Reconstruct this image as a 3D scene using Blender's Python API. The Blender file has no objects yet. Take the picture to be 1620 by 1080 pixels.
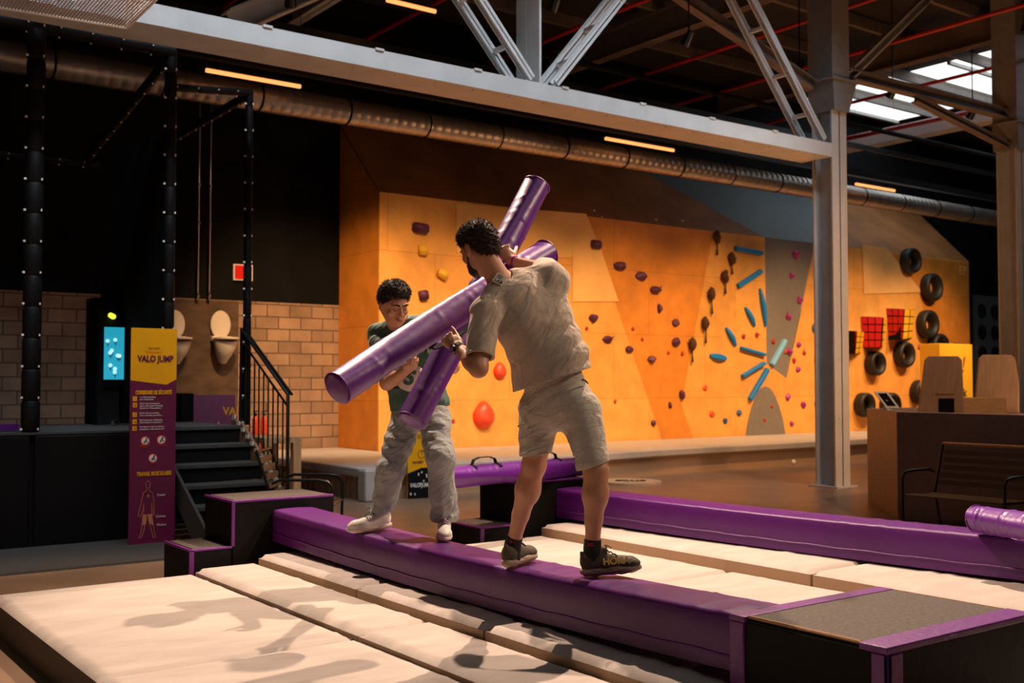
import bpy, bmesh, math, random
import numpy as np
from mathutils import Vector, Matrix, Quaternion
random.seed(7)
S = bpy.context.scene
COL = S.collection
V = Vector
# ------------------------------------------------------------------ camera
CAM_H = 1.52; FPX = 1720.0; PITCH = math.radians(2.16); YAW = math.radians(36.3)
FW = V((math.sin(YAW), math.cos(YAW), 0)); RT = V((math.cos(YAW), -math.sin(YAW), 0))
cd = bpy.data.cameras.new('camera'); cam = bpy.data.objects.new('camera', cd); COL.objects.link(cam)
cam.location = (0, 0, CAM_H); cam.rotation_euler = (math.radians(90) + PITCH, 0, -YAW)
cd.sensor_width = 36; cd.lens = FPX / 1620 * 36; cd.clip_start = .05; cd.clip_end = 200
cd.dof.use_dof = True; cd.dof.focus_distance = 5.75; cd.dof.aperture_fstop = 3.2
S.camera = cam
def ray(x, y):
    u = (x - 810) / FPX; v = (540 - y) / FPX
    f = math.cos(PITCH) - v * math.sin(PITCH); w = v * math.cos(PITCH) + math.sin(PITCH)
    return u / f, w / f                      # sideways and up per metre of depth
def P(x, y, Z):
    a, b = ray(x, y); return FW * Z + RT * (a * Z) + V((0, 0, CAM_H + b * Z))
def PZ(x, y, z):
    a, b = ray(x, y); return P(x, y, (z - CAM_H) / b)
def PY(x, y, Y):
    a, b = ray(x, y); return P(x, y, Y / (FW.y + a * RT.y))
def PX(x, y, X):
    a, b = ray(x, y); return P(x, y, X / (FW.x + a * RT.x))
# ------------------------------------------------------------------ view, world, lights
vs = S.view_settings; vs.view_transform = 'Standard'; vs.look = 'None'; vs.gamma = 1; vs.exposure = -0.1; vs.use_curve_mapping = False
wd = bpy.data.worlds.new('world'); S.world = wd; wd.use_nodes = True
wd.node_tree.nodes['Background'].inputs[0].default_value = (.75, .82, 1, 1)
wd.node_tree.nodes['Background'].inputs[1].default_value = 1.5      # daylight outside; it comes in through the skylights only
def light(name, kind, loc, target=None, energy=100, color=(1, 1, 1), size=.1, spot=60, blend=.3, size_y=None):
    l = bpy.data.lights.new(name, kind); l.energy = energy; l.color = color
    o = bpy.data.objects.new(name, l); COL.objects.link(o); o.location = loc
    if kind == 'AREA':
        l.size = size
        if size_y: l.shape = 'RECTANGLE'; l.size_y = size_y
    else: l.shadow_soft_size = size
    if kind == 'SPOT': l.spot_size = math.radians(spot); l.spot_blend = blend
    if target is not None:
        d = V(target) - V(loc); o.rotation_euler = d.to_track_quat('-Z', 'Y').to_euler()
    return o
WARM = (1, .56, .24); KEYC = (1, .70, .51); COOL = (.62, .78, 1)
SPOTS = []                                   # spotlight positions get a fixture later
# wash on the climbing wall
for X in (9.2, 11.6, 14.0, 16.4, 18.8, 21.2, 23.6):
    light('wall_wash', 'SPOT', (X - .6, 10.9, 6.2), (X, 15.35, .7), 1650, WARM, .12, 62, 1.0); SPOTS.append(((X - .6, 10.9, 6.2), (X, 15.35, 1.3)))
light('wall_wash', 'SPOT', (5.6, 12.2, 6.0), (8.0, 16.6, 1.6), 1700, WARM, .12, 50, .8); SPOTS.append(((5.6, 12.2, 6.0), (7.6, 16.2, 1.6)))
# keys on the two players and the mats
light('key_spot', 'SPOT', (6.9, 5.7, 6.6), (3.1, 5.0, .6), 3000, KEYC, .04, 74, .35); SPOTS.append(((6.9, 5.7, 6.6), (3.1, 5.0, .6)))
light('key_spot', 'SPOT', (3.95, 9.3, 6.9), (3.6, 4.4, .6), 3400, KEYC, .06, 60, .5); SPOTS.append(((3.95, 9.3, 6.9), (3.6, 4.4, .6)))
# daylight of the far bay skylight, then an added fill for the girder face
light('daylight_and_fill', 'AREA', (22.4, 10.2, 8.1), (22.4, 10.2, 0), 110, COOL, 3.4, size_y=11)
wl = light('daylight_and_fill', 'AREA', (5.5, 7.6, 8.0), (5.5, 9.9, 4.6), 150, (.8, .9, 1), 14, size_y=.7); wl.data.spread = math.radians(60)  # added cool fill, no skylight opens here
light('sign_fill_spot', 'SPOT', (1.6, 5.5, 6.6), (3.4, 10.2, 1.0), 420, (1, .78, .55), .05, 30, .8); SPOTS.append(((1.6, 5.5, 6.6), (3.4, 10.2, 1.0)))  # lamp added to brighten the sign
# general warm house light and two added uplights
light('house_spot', 'SPOT', (2.2, .6, 5.6), (3.4, 5.2, 1.6), 90, (1, .76, .56), .35, 34, .9); SPOTS.append(((2.2, .6, 5.6), (3.4, 5.2, 1.6)))
light('fill_uplight', 'AREA', (14.6, 6.2, .8), (11.0, 9.0, 6), 150, (1, .50, .22), 1.2)  # added behind the desk to warm the roof steel from below
light('fill_uplight', 'AREA', (-1.5, 8.0, .5), (4, 10.0, 6), 22, (1, .50, .22), 1.2)  # added out of view, warms the girder's underside
light('house_light', 'SPOT', (12.0, 5.0, 7.4), (11.5, 9, 0), 900, (1, .6, .34), .15, 80, .8); SPOTS.append(((12.0, 5.0, 7.4), (11.5, 9, 0)))
light('side_spot', 'SPOT', (7.2, 1.6, 4.4), (3.5, 5.1, 1.6), 620, (1, .72, .5), .12, 34, .7); SPOTS.append(((7.2, 1.6, 4.4), (3.5, 5.1, 1.6)))
# ------------------------------------------------------------------ materials
def mat(name, col, rough=.6, metal=0, noise=0, nscale=8, bump=0, bscale=40, emit=None, estr=1, sheen=0, coat=0, col2=None, stretch=None, spec=None):
    m = bpy.data.materials.new(name); m.use_nodes = True; nt = m.node_tree; b = nt.nodes['Principled BSDF']
    b.inputs['Base Color'].default_value = (*col, 1); b.inputs['Roughness'].default_value = rough; b.inputs['Metallic'].default_value = metal
    if spec is not None: b.inputs['Specular IOR Level'].default_value = spec
    if sheen: b.inputs['Sheen Weight'].default_value = sheen
    if coat: b.inputs['Coat Weight'].default_value = coat; b.inputs['Coat Roughness'].default_value = .25
    if emit: b.inputs['Emission Color'].default_value = (*emit, 1); b.inputs['Emission Strength'].default_value = estr
    tc = nt.nodes.new('ShaderNodeTexCoord'); mp = nt.nodes.new('ShaderNodeMapping'); nt.links.new(tc.outputs['Object'], mp.inputs[0])
    if stretch: mp.inputs['Scale'].default_value = stretch
    if noise or col2:
        n = nt.nodes.new('ShaderNodeTexNoise'); n.inputs['Scale'].default_value = nscale; n.inputs['Detail'].default_value = 6; nt.links.new(mp.outputs[0], n.inputs[0])
        r = nt.nodes.new('ShaderNodeValToRGB'); r.color_ramp.elements[0].position = .3; r.color_ramp.elements[1].position = .7
        c2 = col2 if col2 else tuple(min(1, c * (1 + noise)) for c in col); c1 = col if col2 else tuple(c * (1 - noise) for c in col)
        r.color_ramp.elements[0].color = (*c1, 1); r.color_ramp.elements[1].color = (*c2, 1)
        nt.links.new(n.outputs[0], r.inputs[0]); nt.links.new(r.outputs[0], b.inputs['Base Color'])
    if bump:
        n2 = nt.nodes.new('ShaderNodeTexNoise'); n2.inputs['Scale'].default_value = bscale; n2.inputs['Detail'].default_value = 4; nt.links.new(mp.outputs[0], n2.inputs[0])
        bp = nt.nodes.new('ShaderNodeBump'); bp.inputs['Strength'].default_value = bump; bp.inputs['Distance'].default_value = .01
        nt.links.new(n2.outputs[0], bp.inputs['Height']); nt.links.new(bp.outputs[0], b.inputs['Normal'])
    return m
def brickmat(name, c1, c2, cm, w, h, mortar=.012, rough=.9, bump=.5, rot=(math.radians(90), 0, 0), offset=.5, dots=None, noise=.25):
    m = bpy.data.materials.new(name); m.use_nodes = True; nt = m.node_tree; b = nt.nodes['Principled BSDF']; b.inputs['Roughness'].default_value = rough
    tc = nt.nodes.new('ShaderNodeTexCoord'); mp = nt.nodes.new('ShaderNodeMapping'); mp.inputs['Rotation'].default_value = rot
    nt.links.new(tc.outputs['Object'], mp.inputs[0])
    br = nt.nodes.new('ShaderNodeTexBrick'); nt.links.new(mp.outputs[0], br.inputs[0])
    br.inputs['Scale'].default_value = 1; br.inputs['Brick Width'].default_value = w; br.inputs['Row Height'].default_value = h
    br.inputs['Mortar Size'].default_value = mortar; br.inputs['Mortar Smooth'].default_value = .3; br.offset = offset
    br.inputs['Color1'].default_value = (*c1, 1); br.inputs['Color2'].default_value = (*c2, 1); br.inputs['Mortar'].default_value = (*cm, 1)
    n = nt.nodes.new('ShaderNodeTexNoise'); n.inputs['Scale'].default_value = 3; n.inputs['Detail'].default_value = 8; nt.links.new(mp.outputs[0], n.inputs[0])
    mr = nt.nodes.new('ShaderNodeMapRange'); mr.inputs[1].default_value = .3; mr.inputs[2].default_value = .7; mr.inputs[3].default_value = 1 - noise; mr.inputs[4].default_value = 1 + noise * .4; nt.links.new(n.outputs[0], mr.inputs[0])
    mx = nt.nodes.new('ShaderNodeMix'); mx.data_type = 'RGBA'; mx.blend_type = 'MULTIPLY'; mx.inputs[0].default_value = 1
    nt.links.new(br.outputs['Color'], mx.inputs[6]); nt.links.new(mr.outputs[0], mx.inputs[7])
    nt.links.new(mx.outputs[2], b.inputs['Base Color'])
    bp = nt.nodes.new('ShaderNodeBump'); bp.inputs['Strength'].default_value = bump; bp.inputs['Distance'].default_value = .01; bp.invert = True
    nt.links.new(br.outputs['Fac'], bp.inputs['Height']); nt.links.new(bp.outputs[0], b.inputs['Normal'])
    return m
M = {}
M['black'] = mat('black_paint', (.006, .006, .007), .9, noise=.3, nscale=2, spec=.15)
M['blackvinyl'] = mat('black_vinyl', (.005, .0045, .005), .55, bump=.25, bscale=14, spec=.15)
M['antislip'] = mat('dark_antislip_carpet', (.075, .06, .05), .75, noise=.4, nscale=60, bump=.3, bscale=80)
M['blackmetal'] = mat('black_metal', (.012, .012, .013), .35, metal=.3)
M['rubber'] = mat('tyre_rubber', (.012, .012, .013), .55, bump=.3, bscale=30)
M['purple'] = mat('purple_vinyl', (.125, .010, .25), .41, noise=.12, nscale=3, bump=.35, bscale=9, spec=.8)
M['beampurple'] = mat('beam_purple_vinyl', (.085, .003, .145), .42, noise=.12, nscale=3, bump=.35, bscale=9, spec=.55, sheen=.12)
bn_ = M['beampurple'].node_tree.nodes['Principled BSDF']; bn_.inputs['Sheen Roughness'].default_value = .35; bn_.inputs['Sheen Tint'].default_value = (1, .55, .85, 1)
M['purple2'] = mat('purple_vinyl_trim', (.15, .015, .22), .42, bump=.4, bscale=30, spec=.7)
M['ivory'] = mat('ivory_label', (.62, .58, .5), .6)
M['matfab'] = mat('grey_beige_mat_cover', (.45, .40, .365), .75, noise=.10, nscale=2.5, bump=.9, bscale=3.5, stretch=(1, 3.2, 1))
M['matside'] = mat('mat_side_cover', (.40, .26, .155), .7, bump=.5, bscale=7, stretch=(3, 3, .6))  # tan holds the warm light on the mat sides
M['matdark'] = mat('dark_mat_side', (.03, .027, .027), .6, bump=.4, bscale=5)
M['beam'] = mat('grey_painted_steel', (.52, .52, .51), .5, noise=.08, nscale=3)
M['beamshaded'] = mat('grey_steel_shaded', (.22, .215, .21), .6, noise=.1)  # same grey steel, dim light up there put into the colour
M['girder'] = mat('brown_steel', (.15, .115, .095), .6, noise=.15)
M['roof'] = mat('dark_roof_deck', (.022, .018, .016), .8)
M['redpipe'] = mat('red_pipe', (.45, .02, .02), .4)
M['duct'] = mat('galvanised_duct', (.42, .37, .33), .4, metal=.85, noise=.12, nscale=3)
M['led'] = mat('led_tube', (1, .7, .4), .5, emit=(1, .34, .10), estr=1.7)
M['sky'] = mat('skylight_and_fill_panel', (.8, .85, .85), .5, emit=(.93, 1, 1), estr=1.5)  # also the glow of the added fill pane
M['floor'] = mat('brown_resin_floor', (.19, .12, .078), .38, col2=(.29, .19, .125), nscale=1.6)
M['carpet'] = mat('dark_grey_carpet', (.045, .043, .042), .9, noise=.2, nscale=40)
M['block'] = brickmat('concrete_blocks', (.40, .26, .17), (.28, .18, .115), (.13, .085, .055), .40, .20, .012)
M['ply'] = brickmat('plywood_sheets', (.85, .42, .095), (.79, .37, .08), (.62, .28, .05), 2.44, 1.22, .008, .55, .1, offset=.37, noise=.16)
M['plyshaded'] = brickmat('plywood_sheets_shaded', (.74, .28, .035), (.70, .255, .03), (.52, .19, .03), 2.44, 1.22, .008, .55, .1, offset=.37, noise=.18)  # deeper orange holds the shade of facets turned from the light
M['plylit'] = mat('lit_facets_and_mark', (.88, .50, .17), .55, noise=.08, nscale=2)  # paler tone holds the light on angled facets; also colours the mark
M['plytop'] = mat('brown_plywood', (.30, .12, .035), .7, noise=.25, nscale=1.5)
M['wallgrey'] = mat('grey_wall_paint', (.20, .18, .165), .7, noise=.06)
M['wallblue'] = mat('blue_grey_paint', (.12, .16, .18), .6, noise=.06)
M['red'] = mat('red_plastic', (.85, .07, .025), .4)
M['darkred'] = mat('maroon_plastic', (.38, .03, .015), .5)
M['plum'] = mat('plum_hold', (.085, .015, .06), .55, noise=.25, nscale=20)
M['magenta'] = mat('magenta_hold', (.35, .02, .22), .5)
M['yellow'] = mat('yellow_plastic', (.85, .48, .03), .5)
M['blue'] = mat('blue_volume', (.004, .20, .62), .5, bump=.2)
M['paleblue'] = mat('pale_blue_volume', (.22, .58, .98), .5)
M['bluehold'] = mat('dark_blue_hold', (.01, .08, .26), .5)
M['orange'] = mat('orange_paint', (.90, .38, .01), .5)
M['maroon'] = mat('maroon_print', (.14, .006, .055), .45)
M['white'] = mat('white_plastic', (.75, .73, .70), .4)
M['wood'] = mat('light_wood', (.50, .27, .12), .5, noise=.2, nscale=4, stretch=(8, 8, 1))
M['wood2'] = mat('brown_wood', (.30, .17, .11), .5, noise=.15, nscale=4, stretch=(6, 6, 1))
M['desk'] = mat('dark_brown_laminate', (.24, .165, .155), .5, noise=.1, nscale=10)
M['ceramic'] = mat('white_ceramic', (.70, .62, .52), .25)
M['brownpanel'] = mat('brown_concrete_panel', (.06, .035, .02), .8, col2=(.12, .07, .04), nscale=3, stretch=(1, 1, 2.2))
M['screen'] = mat('cyan_screen', (.05, .3, .4), .4, emit=(.02, .42, .60), estr=.8)
M['chrome'] = mat('chrome', (.6, .6, .6), .25, metal=1)
M['perf'] = mat('grey_green_panel', (.05, .065, .062), .7)
# ------------------------------------------------------------------ object helpers
WL = {}                                       # world position of each object's origin
def thing(name, label, cat, loc, group=None):
    o = bpy.data.objects.new(name, None); COL.objects.link(o); o.location = loc; o.empty_display_size = .1
    WL[o.name] = V(loc); tag(o, label, cat, group); return o
def tag(o, label=None, cat=None, group=None, kind=None):
    if label: o['label'] = label
    if cat: o['category'] = cat
    if group: o['group'] = group
    if kind: o['kind'] = kind
    return o
class MB:
    def __init__(s): s.v = []; s.f = []; s.mi = []; s.pc = []
    def add(s, vs_, fs, mi=0):
        n = len(s.v); s.pc.append((n, len(s.f))); s.v += [V(p) for p in vs_]; s.f += [tuple(n + i for i in f) for f in fs]; s.mi += [mi] * len(fs); return s
    def hexa(s, b, t, mi=0):                  # bottom ring and top ring of 4
        return s.add(list(b) + list(t), [(3, 2, 1, 0), (4, 5, 6, 7), (0, 1, 5, 4), (1, 2, 6, 5), (2, 3, 7, 6), (3, 0, 4, 7)], mi)
    def box(s, a, b, mi=0):
        x0, y0, z0 = a; x1, y1, z1 = b
        return s.hexa([(x0, y0, z0), (x1, y0, z0), (x1, y1, z0), (x0, y1, z0)], [(x0, y0, z1), (x1, y0, z1), (x1, y1, z1), (x0, y1, z1)], mi)
    def bar(s, p0, p1, w, h, up=(0, 0, 1), mi=0):   # rectangular bar between two points
        p0, p1 = V(p0), V(p1); d = (p1 - p0).normalized(); u = V(up)
        if abs(d.dot(u)) > .98: u = V((1, 0, 0))
        r = d.cross(u).normalized(); u = r.cross(d).normalized(); r *= w / 2; u *= h / 2
        return s.hexa([p0 - r - u, p0 + r - u, p0 + r + u, p0 - r + u], [p1 - r - u, p1 + r - u, p1 + r + u, p1 - r + u], mi)
    def tube(s, pts, r, n=12, cap=True, mi=0, rs=None):
        pts = [V(p) for p in pts]; k0 = len(s.v); prev = None; s.pc.append((k0, len(s.f)))
        for i, p in enumerate(pts):
            d = (pts[min(i + 1, len(pts) - 1)] - pts[max(i - 1, 0)]).normalized()
            if prev is None:
                a = V((0, 0, 1)) if abs(d.z) < .9 else V((1, 0, 0)); u = d.cross(a).normalized()
            else: u = (prev - d * prev.dot(d)).normalized()
            prev = u; w = d.cross(u); rr = rs[i] if rs else r
            for j in range(n):
                a = 2 * math.pi * j / n; s.v.append(p + (u * math.cos(a) + w * math.sin(a)) * rr)
        for i in range(len(pts) - 1):
            for j in range(n):
                a = k0 + i * n + j; b = k0 + i * n + (j + 1) % n; s.f.append((a, b, b + n, a + n)); s.mi.append(mi)
        if cap:
            s.f.append(tuple(k0 + j for j in range(n))[::-1]); s.mi.append(mi)
            s.f.append(tuple(k0 + (len(pts) - 1) * n + j for j in range(n))); s.mi.append(mi)
        return s
    def prism(s, poly, d, mi=0):              # planar polygon extruded by vector d
        n = len(poly); P0 = [V(p) for p in poly]; P1 = [p + V(d) for p in P0]
        return s.add(P0 + P1, [tuple(range(n))[::-1], tuple(range(n, 2 * n))] + [(i, (i + 1) % n, n + (i + 1) % n, n + i) for i in range(n)], mi)
    def each(s, name, m, parent=None, **k):   # every separate piece becomes a part of its own
        out = []
        for i, (v0, f0) in enumerate(s.pc):
            v1, f1 = s.pc[i + 1] if i + 1 < len(s.pc) else (len(s.v), len(s.f)); q = MB(); q.v = s.v[v0:v1]; q.f = [tuple(j - v0 for j in f) for f in s.f[f0:f1]]; q.mi = s.mi[f0:f1]
            out.append(q.build(name, m, parent, **k))
        return out
    def build(s, name, m, parent=None, smooth=False, bevel=0, seg=2, base=None):
        if base is None:
            if parent is not None: base = WL[parent.name]
            else:
                xs = [p.x for p in s.v]; ys = [p.y for p in s.v]; zs = [p.z for p in s.v]
                base = V(((min(xs) + max(xs)) / 2, (min(ys) + max(ys)) / 2, min(zs)))
        base = V(base)
        me = bpy.data.meshes.new(name); me.from_pydata([p - base for p in s.v], [], s.f); me.update()
        for k in (m if isinstance(m, (list, tuple)) else [m]): me.materials.append(k)
        me.polygons.foreach_set('material_index', s.mi)
        bm = bmesh.new(); bm.from_mesh(me); bmesh.ops.recalc_face_normals(bm, faces=bm.faces); bm.to_mesh(me); bm.free()
        if smooth:
            me.polygons.foreach_set('use_smooth', [True] * len(me.polygons))
            if smooth == 'auto':
                try: me.set_sharp_from_angle(angle=math.radians(40))
                except Exception: pass
        o = bpy.data.objects.new(name, me); COL.objects.link(o); WL[o.name] = V(base)
        if parent is not None: o.parent = parent; o.location = base - WL[parent.name]
        else: o.location = base
        if bevel:
            md = o.modifiers.new('bevel', 'BEVEL'); md.width = bevel; md.segments = seg; md.limit_method = 'ANGLE'
            for p in me.polygons: p.use_smooth = True
            try: me.set_sharp_from_angle(angle=math.radians(35))
            except Exception: pass
        return o
def struct(name, mb, m, **k): o = mb.build(name, m, **k); o['kind'] = 'structure'; return o
def text(name, body, size, loc, ux, uy, m, parent, ext=.002, align='LEFT', shear=0, sx=1, bold=0):
    c = bpy.data.curves.new(name, 'FONT'); c.body = body; c.size = size; c.extrude = ext; c.align_x = align; c.shear = shear; c.offset = bold; c.resolution_u = 3
    t = bpy.data.objects.new(name, c); COL.objects.link(t); bpy.context.view_layer.update()
    me = bpy.data.meshes.new_from_object(t); bpy.data.objects.remove(t)
    ux = V(ux).normalized(); uy = V(uy).normalized(); n = ux.cross(uy); base = WL[parent.name]
    for v in me.vertices:
        q = v.co; v.co = V(loc) + ux * q.x * sx + uy * q.y + n * q.z - base
    me.materials.clear(); me.materials.append(m)
    o = bpy.data.objects.new(name, me); COL.objects.link(o); o.parent = parent; WL[o.name] = base
    return o
# ================================================================== SETTING
struct('floor', MB().box((-8, -8, -.1), (42, 17, 0)), M['floor'])
mb = MB().box((-8, 16.75, 2.84), (42, 16.95, 8.3)).box((8.63, 16.75, 0), (42, 16.95, 2.84)); struct('wall_back', mb, M['black'])
struct('wall_back_lower', MB().box((-8, 16.74, 0), (8.62, 16.95, 2.84)), M['block'])
struct('wall_right', MB().box((41.8, -8, 0), (42, 17, 8.3)), M['black'])
struct('wall_left', MB().box((-8.2, -8, 0), (-8, 17, 8.3)), M['black'])
struct('wall_front', MB().box((-8, -8.2, 0), (42, -8, 8.3)), M['black'])
# roof deck with holes for the skylight and an added unseen fill pane
SKY = [(-.5, .3, 6.5, 2.7)]
mb = MB(); ZC = 8.2
holes = [(20.6, 4.0, 24.3, 16.4), (0.0, .5, 5.4, 2.4)]  # second hole holds the added fill pane, out of view
xs = sorted({-8, 42} | {h[0] for h in holes} | {h[2] for h in holes}); ys = sorted({-8, 17} | {h[1] for h in holes} | {h[3] for h in holes})
for i in range(len(xs) - 1):
    for j in range(len(ys) - 1):
        cx, cy = (xs[i] + xs[i + 1]) / 2, (ys[j] + ys[j + 1]) / 2
        if not any(h[0] < cx < h[2] and h[1] < cy < h[3] for h in holes): mb.box((xs[i], ys[j], ZC), (xs[i + 1], ys[j + 1], ZC + .1))
struct('ceiling', mb, M['roof'])
for i, h in enumerate(holes):
    w = thing('window_and_fill_%d' % (i + 1), None, None, ((h[0] + h[2]) / 2, (h[1] + h[3]) / 2, ZC)); w['kind'] = 'structure'
    MB().box((h[0], h[1], ZC + .02), (h[2], h[3], ZC + .05)).build('skylight_pane', M['sky'], w)
    f = MB(); n = max(2, round((h[3] - h[1]) / 1.3))
    for k in range(n + 1): y = h[1] + (h[3] - h[1]) * k / n; f.box((h[0], y - .04, ZC - .06), (h[2], y + .04, ZC + .015))
    f.each('glazing_bar', M['beam'], w)
# corrugations / purlins along X under the deck
k = 2
for Y in np.arange(1.2, 16.6, 1.55):
    struct('trim_%d' % k, MB().box((-8, Y - .04, 7.98), (41, Y + .04, 8.19)), M['girder']); k += 1
# ------------------------------------------------------------------ steel frame: things
def ibeam(mb, p0, p1, w, h, t=.02, up=(0, 0, 1)):
    p0, p1 = V(p0), V(p1); d = (p1 - p0).normalized(); u = V(up)
    if abs(d.dot(u)) > .98: u = V((0, 1, 0))
    r = d.cross(u).normalized(); u = r.cross(d).normalized()
    mb.bar(p0, p1, t, h, u)
    mb.bar(p0 + u * (h - t) / 2, p1 + u * (h - t) / 2, w, t, u); mb.bar(p0 - u * (h - t) / 2, p1 - u * (h - t) / 2, w, t, u)
# long lower chord running along X
t = thing('truss_girder', 'long grey steel box girder crossing the upper picture from top left to the tall column', 'girder', (4, 10.15, 4.8))
mb = MB(); mb.box((-3, 9.9, 4.8), (13.05, 9.93, 5.0)); mb.box((-3, 9.93, 4.8), (13.05, 10.42, 4.815)); mb.box((-3, 10.42, 4.8), (13.05, 10.45, 5.0)); mb.box((-3, 9.93, 4.985), (13.05, 10.42, 5.0))
mb.build('chord', M['beam'], t)
mb = MB()
for i in range(31): x = -2.2 + i * .5; mb.tube([(x, 10.0, 4.79), (x, 10.0, 4.8)], .014, 6)
for i in range(12): x = -2 + i * 1.25; mb.box((x, 9.885, 4.99), (x + .1, 9.93, 5.015))
mb.each('bolt', M['beam'], t)
mb = MB(); mb.bar((7.72, 10.05, 5.0), (7.72, 10.05, 8.15), .2, .03, (1, 0, 0)); mb.bar((7.72, 10.3, 5.0), (7.72, 10.3, 8.15), .2, .03, (1, 0, 0)); mb.bar((7.72, 10.17, 5), (7.72, 10.17, 8.15), .025, .24, (0, 1, 0)); mb.build('post', M['beam'], t)
for a, b in (((7.6, 5.05), (5.0, 7.9)), ((7.95, 5.05), (10.4, 7.9)), ((12.95, 5.05), (10.5, 7.9)), ((2.2, 5.05), (4.8, 7.9))):
    mb = MB()
    for dy in (9.98, 10.32): ibeam(mb, (a[0], dy, a[1]), (b[0], dy, b[1]), .09, .09, .014, (0, 1, 0))
    d = V((b[0] - a[0], 0, b[1] - a[1]))
    for q in (.12, .3, .5, .7): p = V((a[0], 10.15, a[1])) + d * q; mb.bar(p - V((0, .17, 0)), p + V((0, .17, 0)), .05, .05)
    mb.build('diagonal', M['beam'], t)
MB().box((-3, 10.0, 7.8), (13.0, 10.3, 7.97)).build('top_chord', M['girder'], t)
def column(x, y, label):
    t = thing('steel_column', label, 'column', (x, y, 0))
    mb = MB(); w = .34; d = .36
    ibeam(mb, (x, y, 0), (x, y, 5.9), w, d, .03, (0, 1, 0))
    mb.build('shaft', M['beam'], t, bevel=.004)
    mb = MB(); mb.box((x - .20, y - .22, 5.9), (x + .20, y + .22, 8.19)); mb.build('upper_shaft', M['beamshaded'], t)
    mb = MB(); mb.prism([(x - .17, y - .23, 5.5), (x + .17, y - .23, 5.5), (x + .36, y - .23, 5.95), (x - .20, y - .23, 5.95)], (0, .46, 0)); mb.box((x - .24, y - .26, 5.95), (x + .40, y + .26, 5.98)); mb.build('bracket', M['beamshaded'], t)
    mb = MB(); mb.box((x - .24, y - .26, 0), (x + .24, y + .26, .02)); mb.build('base_plate', M['beam'], t)
    mb = MB()
    for q in (.9, 1.75, 2.6, 3.5): mb.tube([(x - .175, y - .12, q), (x - .18, y - .12, q)], .012, 6); mb.tube([(x - .08, y - .185, q + .1), (x - .08, y - .19, q + .1)], .012, 6)
    mb.each('bolt', M['beam'], t)
    return t
column(13.25, 10.1, 'tall grey steel column beside the brown reception desk')
column(17.95, 9.9, 'steel column cut by the right edge of the picture')
def strut(name, label, p0, p1, w, h, m, cat='beam', group=None):
    mb = MB(); ibeam(mb, p0, p1, w, h, .02); o = mb.build(name, m); tag(o, label, cat, group); return o
strut('roof_strut', 'level brown strut joining the two steel columns', (13.45, 10, 6.12), (17.75, 9.9, 6.12), .16, .16, M['girder'])
strut('roof_brace', 'slanting grey brace rising right from the head of the tall column', (13.4, 10, 5.95), (16.4, 10, 8.3), .14, .14, M['beam'])
strut('roof_brace', 'slanting brown brace reaching down to the bracket of the right-hand column', (15.2, 9.95, 6.0), (17.75, 9.85, 5.55), .12, .12, M['girder'])
strut('roof_brace', 'slanting brown brace meeting the tall column from the left under the roof', (10.6, 11.0, 7.2), (13.0, 10.2, 5.9), .16, .16, M['girder'])
for X, lab in ((7.7, 'pale roof girder above the left end of the climbing wall'), (13.2, 'brown roof girder over the tall grey column'), (18.0, 'brown roof girder over the right-hand column')):
    t = thing('roof_girder', lab, 'girder', (X, 8, 7.2))
    mb = MB(); ibeam(mb, (X, -7.9, 7.75), (X, 16.7, 7.75), .2, .5, .025); mb.build('web_and_flanges', M['beam'] if X < 8 else M['girder'], t)
strut('roof_brace', 'broad pale grey brace at the top edge left of centre', (7.6, 12.6, 7.5), (5.0, 12.6, 5.9), .3, .3, M['beam'])
for X, lab in ((6.0, 'red sprinkler pipe crossing the roof at the far left'), (8.45, 'red sprinkler pipe behind the left truss diagonals'), (10.85, 'red sprinkler pipe rising behind the central truss post'),
               (13.5, 'red sprinkler pipe running just left of the tall column head'), (15.5, 'red sprinkler pipe in front of the skylight, higher one'), (18.2, 'red sprinkler pipe across the middle of the skylight'), (20.8, 'thick red sprinkler pipe below the skylight')):
    tag(MB().tube([(X, -2, 7.1), (X, 16.6, 7.1)], .035 if X < 20 else .05, 8).build('sprinkler_pipe', M['redpipe'], smooth=True), lab, 'pipe')
tag(MB().box((21.2, 5, 6.95), (21.6, 16.6, 7.15)).build('gutter_beam', M['beam']), 'pale grey gutter beam below the skylight', 'beam')
tag(MB().tube([(9, 12.9, 6.5), (27, 12.9, 6.5)], .05, 8).build('cable_tray', M['black'], smooth=True), 'thin black conduit crossing in front of the roof girders', 'conduit')
# spiral duct
t = thing('ventilation_duct', 'round galvanised ventilation duct running along the whole back wall', 'duct', (10, 14.5, 5.4))
mb = MB(); pts = []; rs = []
x = -6.0
while x < 30:
    pts += [(x, 14.6, 5.6), (x + .04, 14.6, 5.6), (x + .05, 14.6, 5.6)]; rs += [.19, .19, .197]; x += .16
mb.tube(pts, .19, 24, rs=rs); mb.build('duct_tube', M['duct'], t, smooth='auto')
mb = MB()
for x in np.arange(-5, 30, 1.4): mb.tube([(x, 14.6, 5.6), (x + .03, 14.6, 5.6)], .2, 24)
mb.each('joint_band', M['black'], t)
tag(MB().box((-6, 14.0, 5.86), (30, 14.12, 6.0)).build('cable_tray', M['blackmetal']), 'black cable tray running above the galvanised duct', 'tray')
tag(MB().box((-6, 13.3, 6.2), (30, 13.36, 6.3)).build('cable_tray', M['blackmetal']), 'second black cable rail in front of the duct, higher than the lamps', 'tray')
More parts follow.
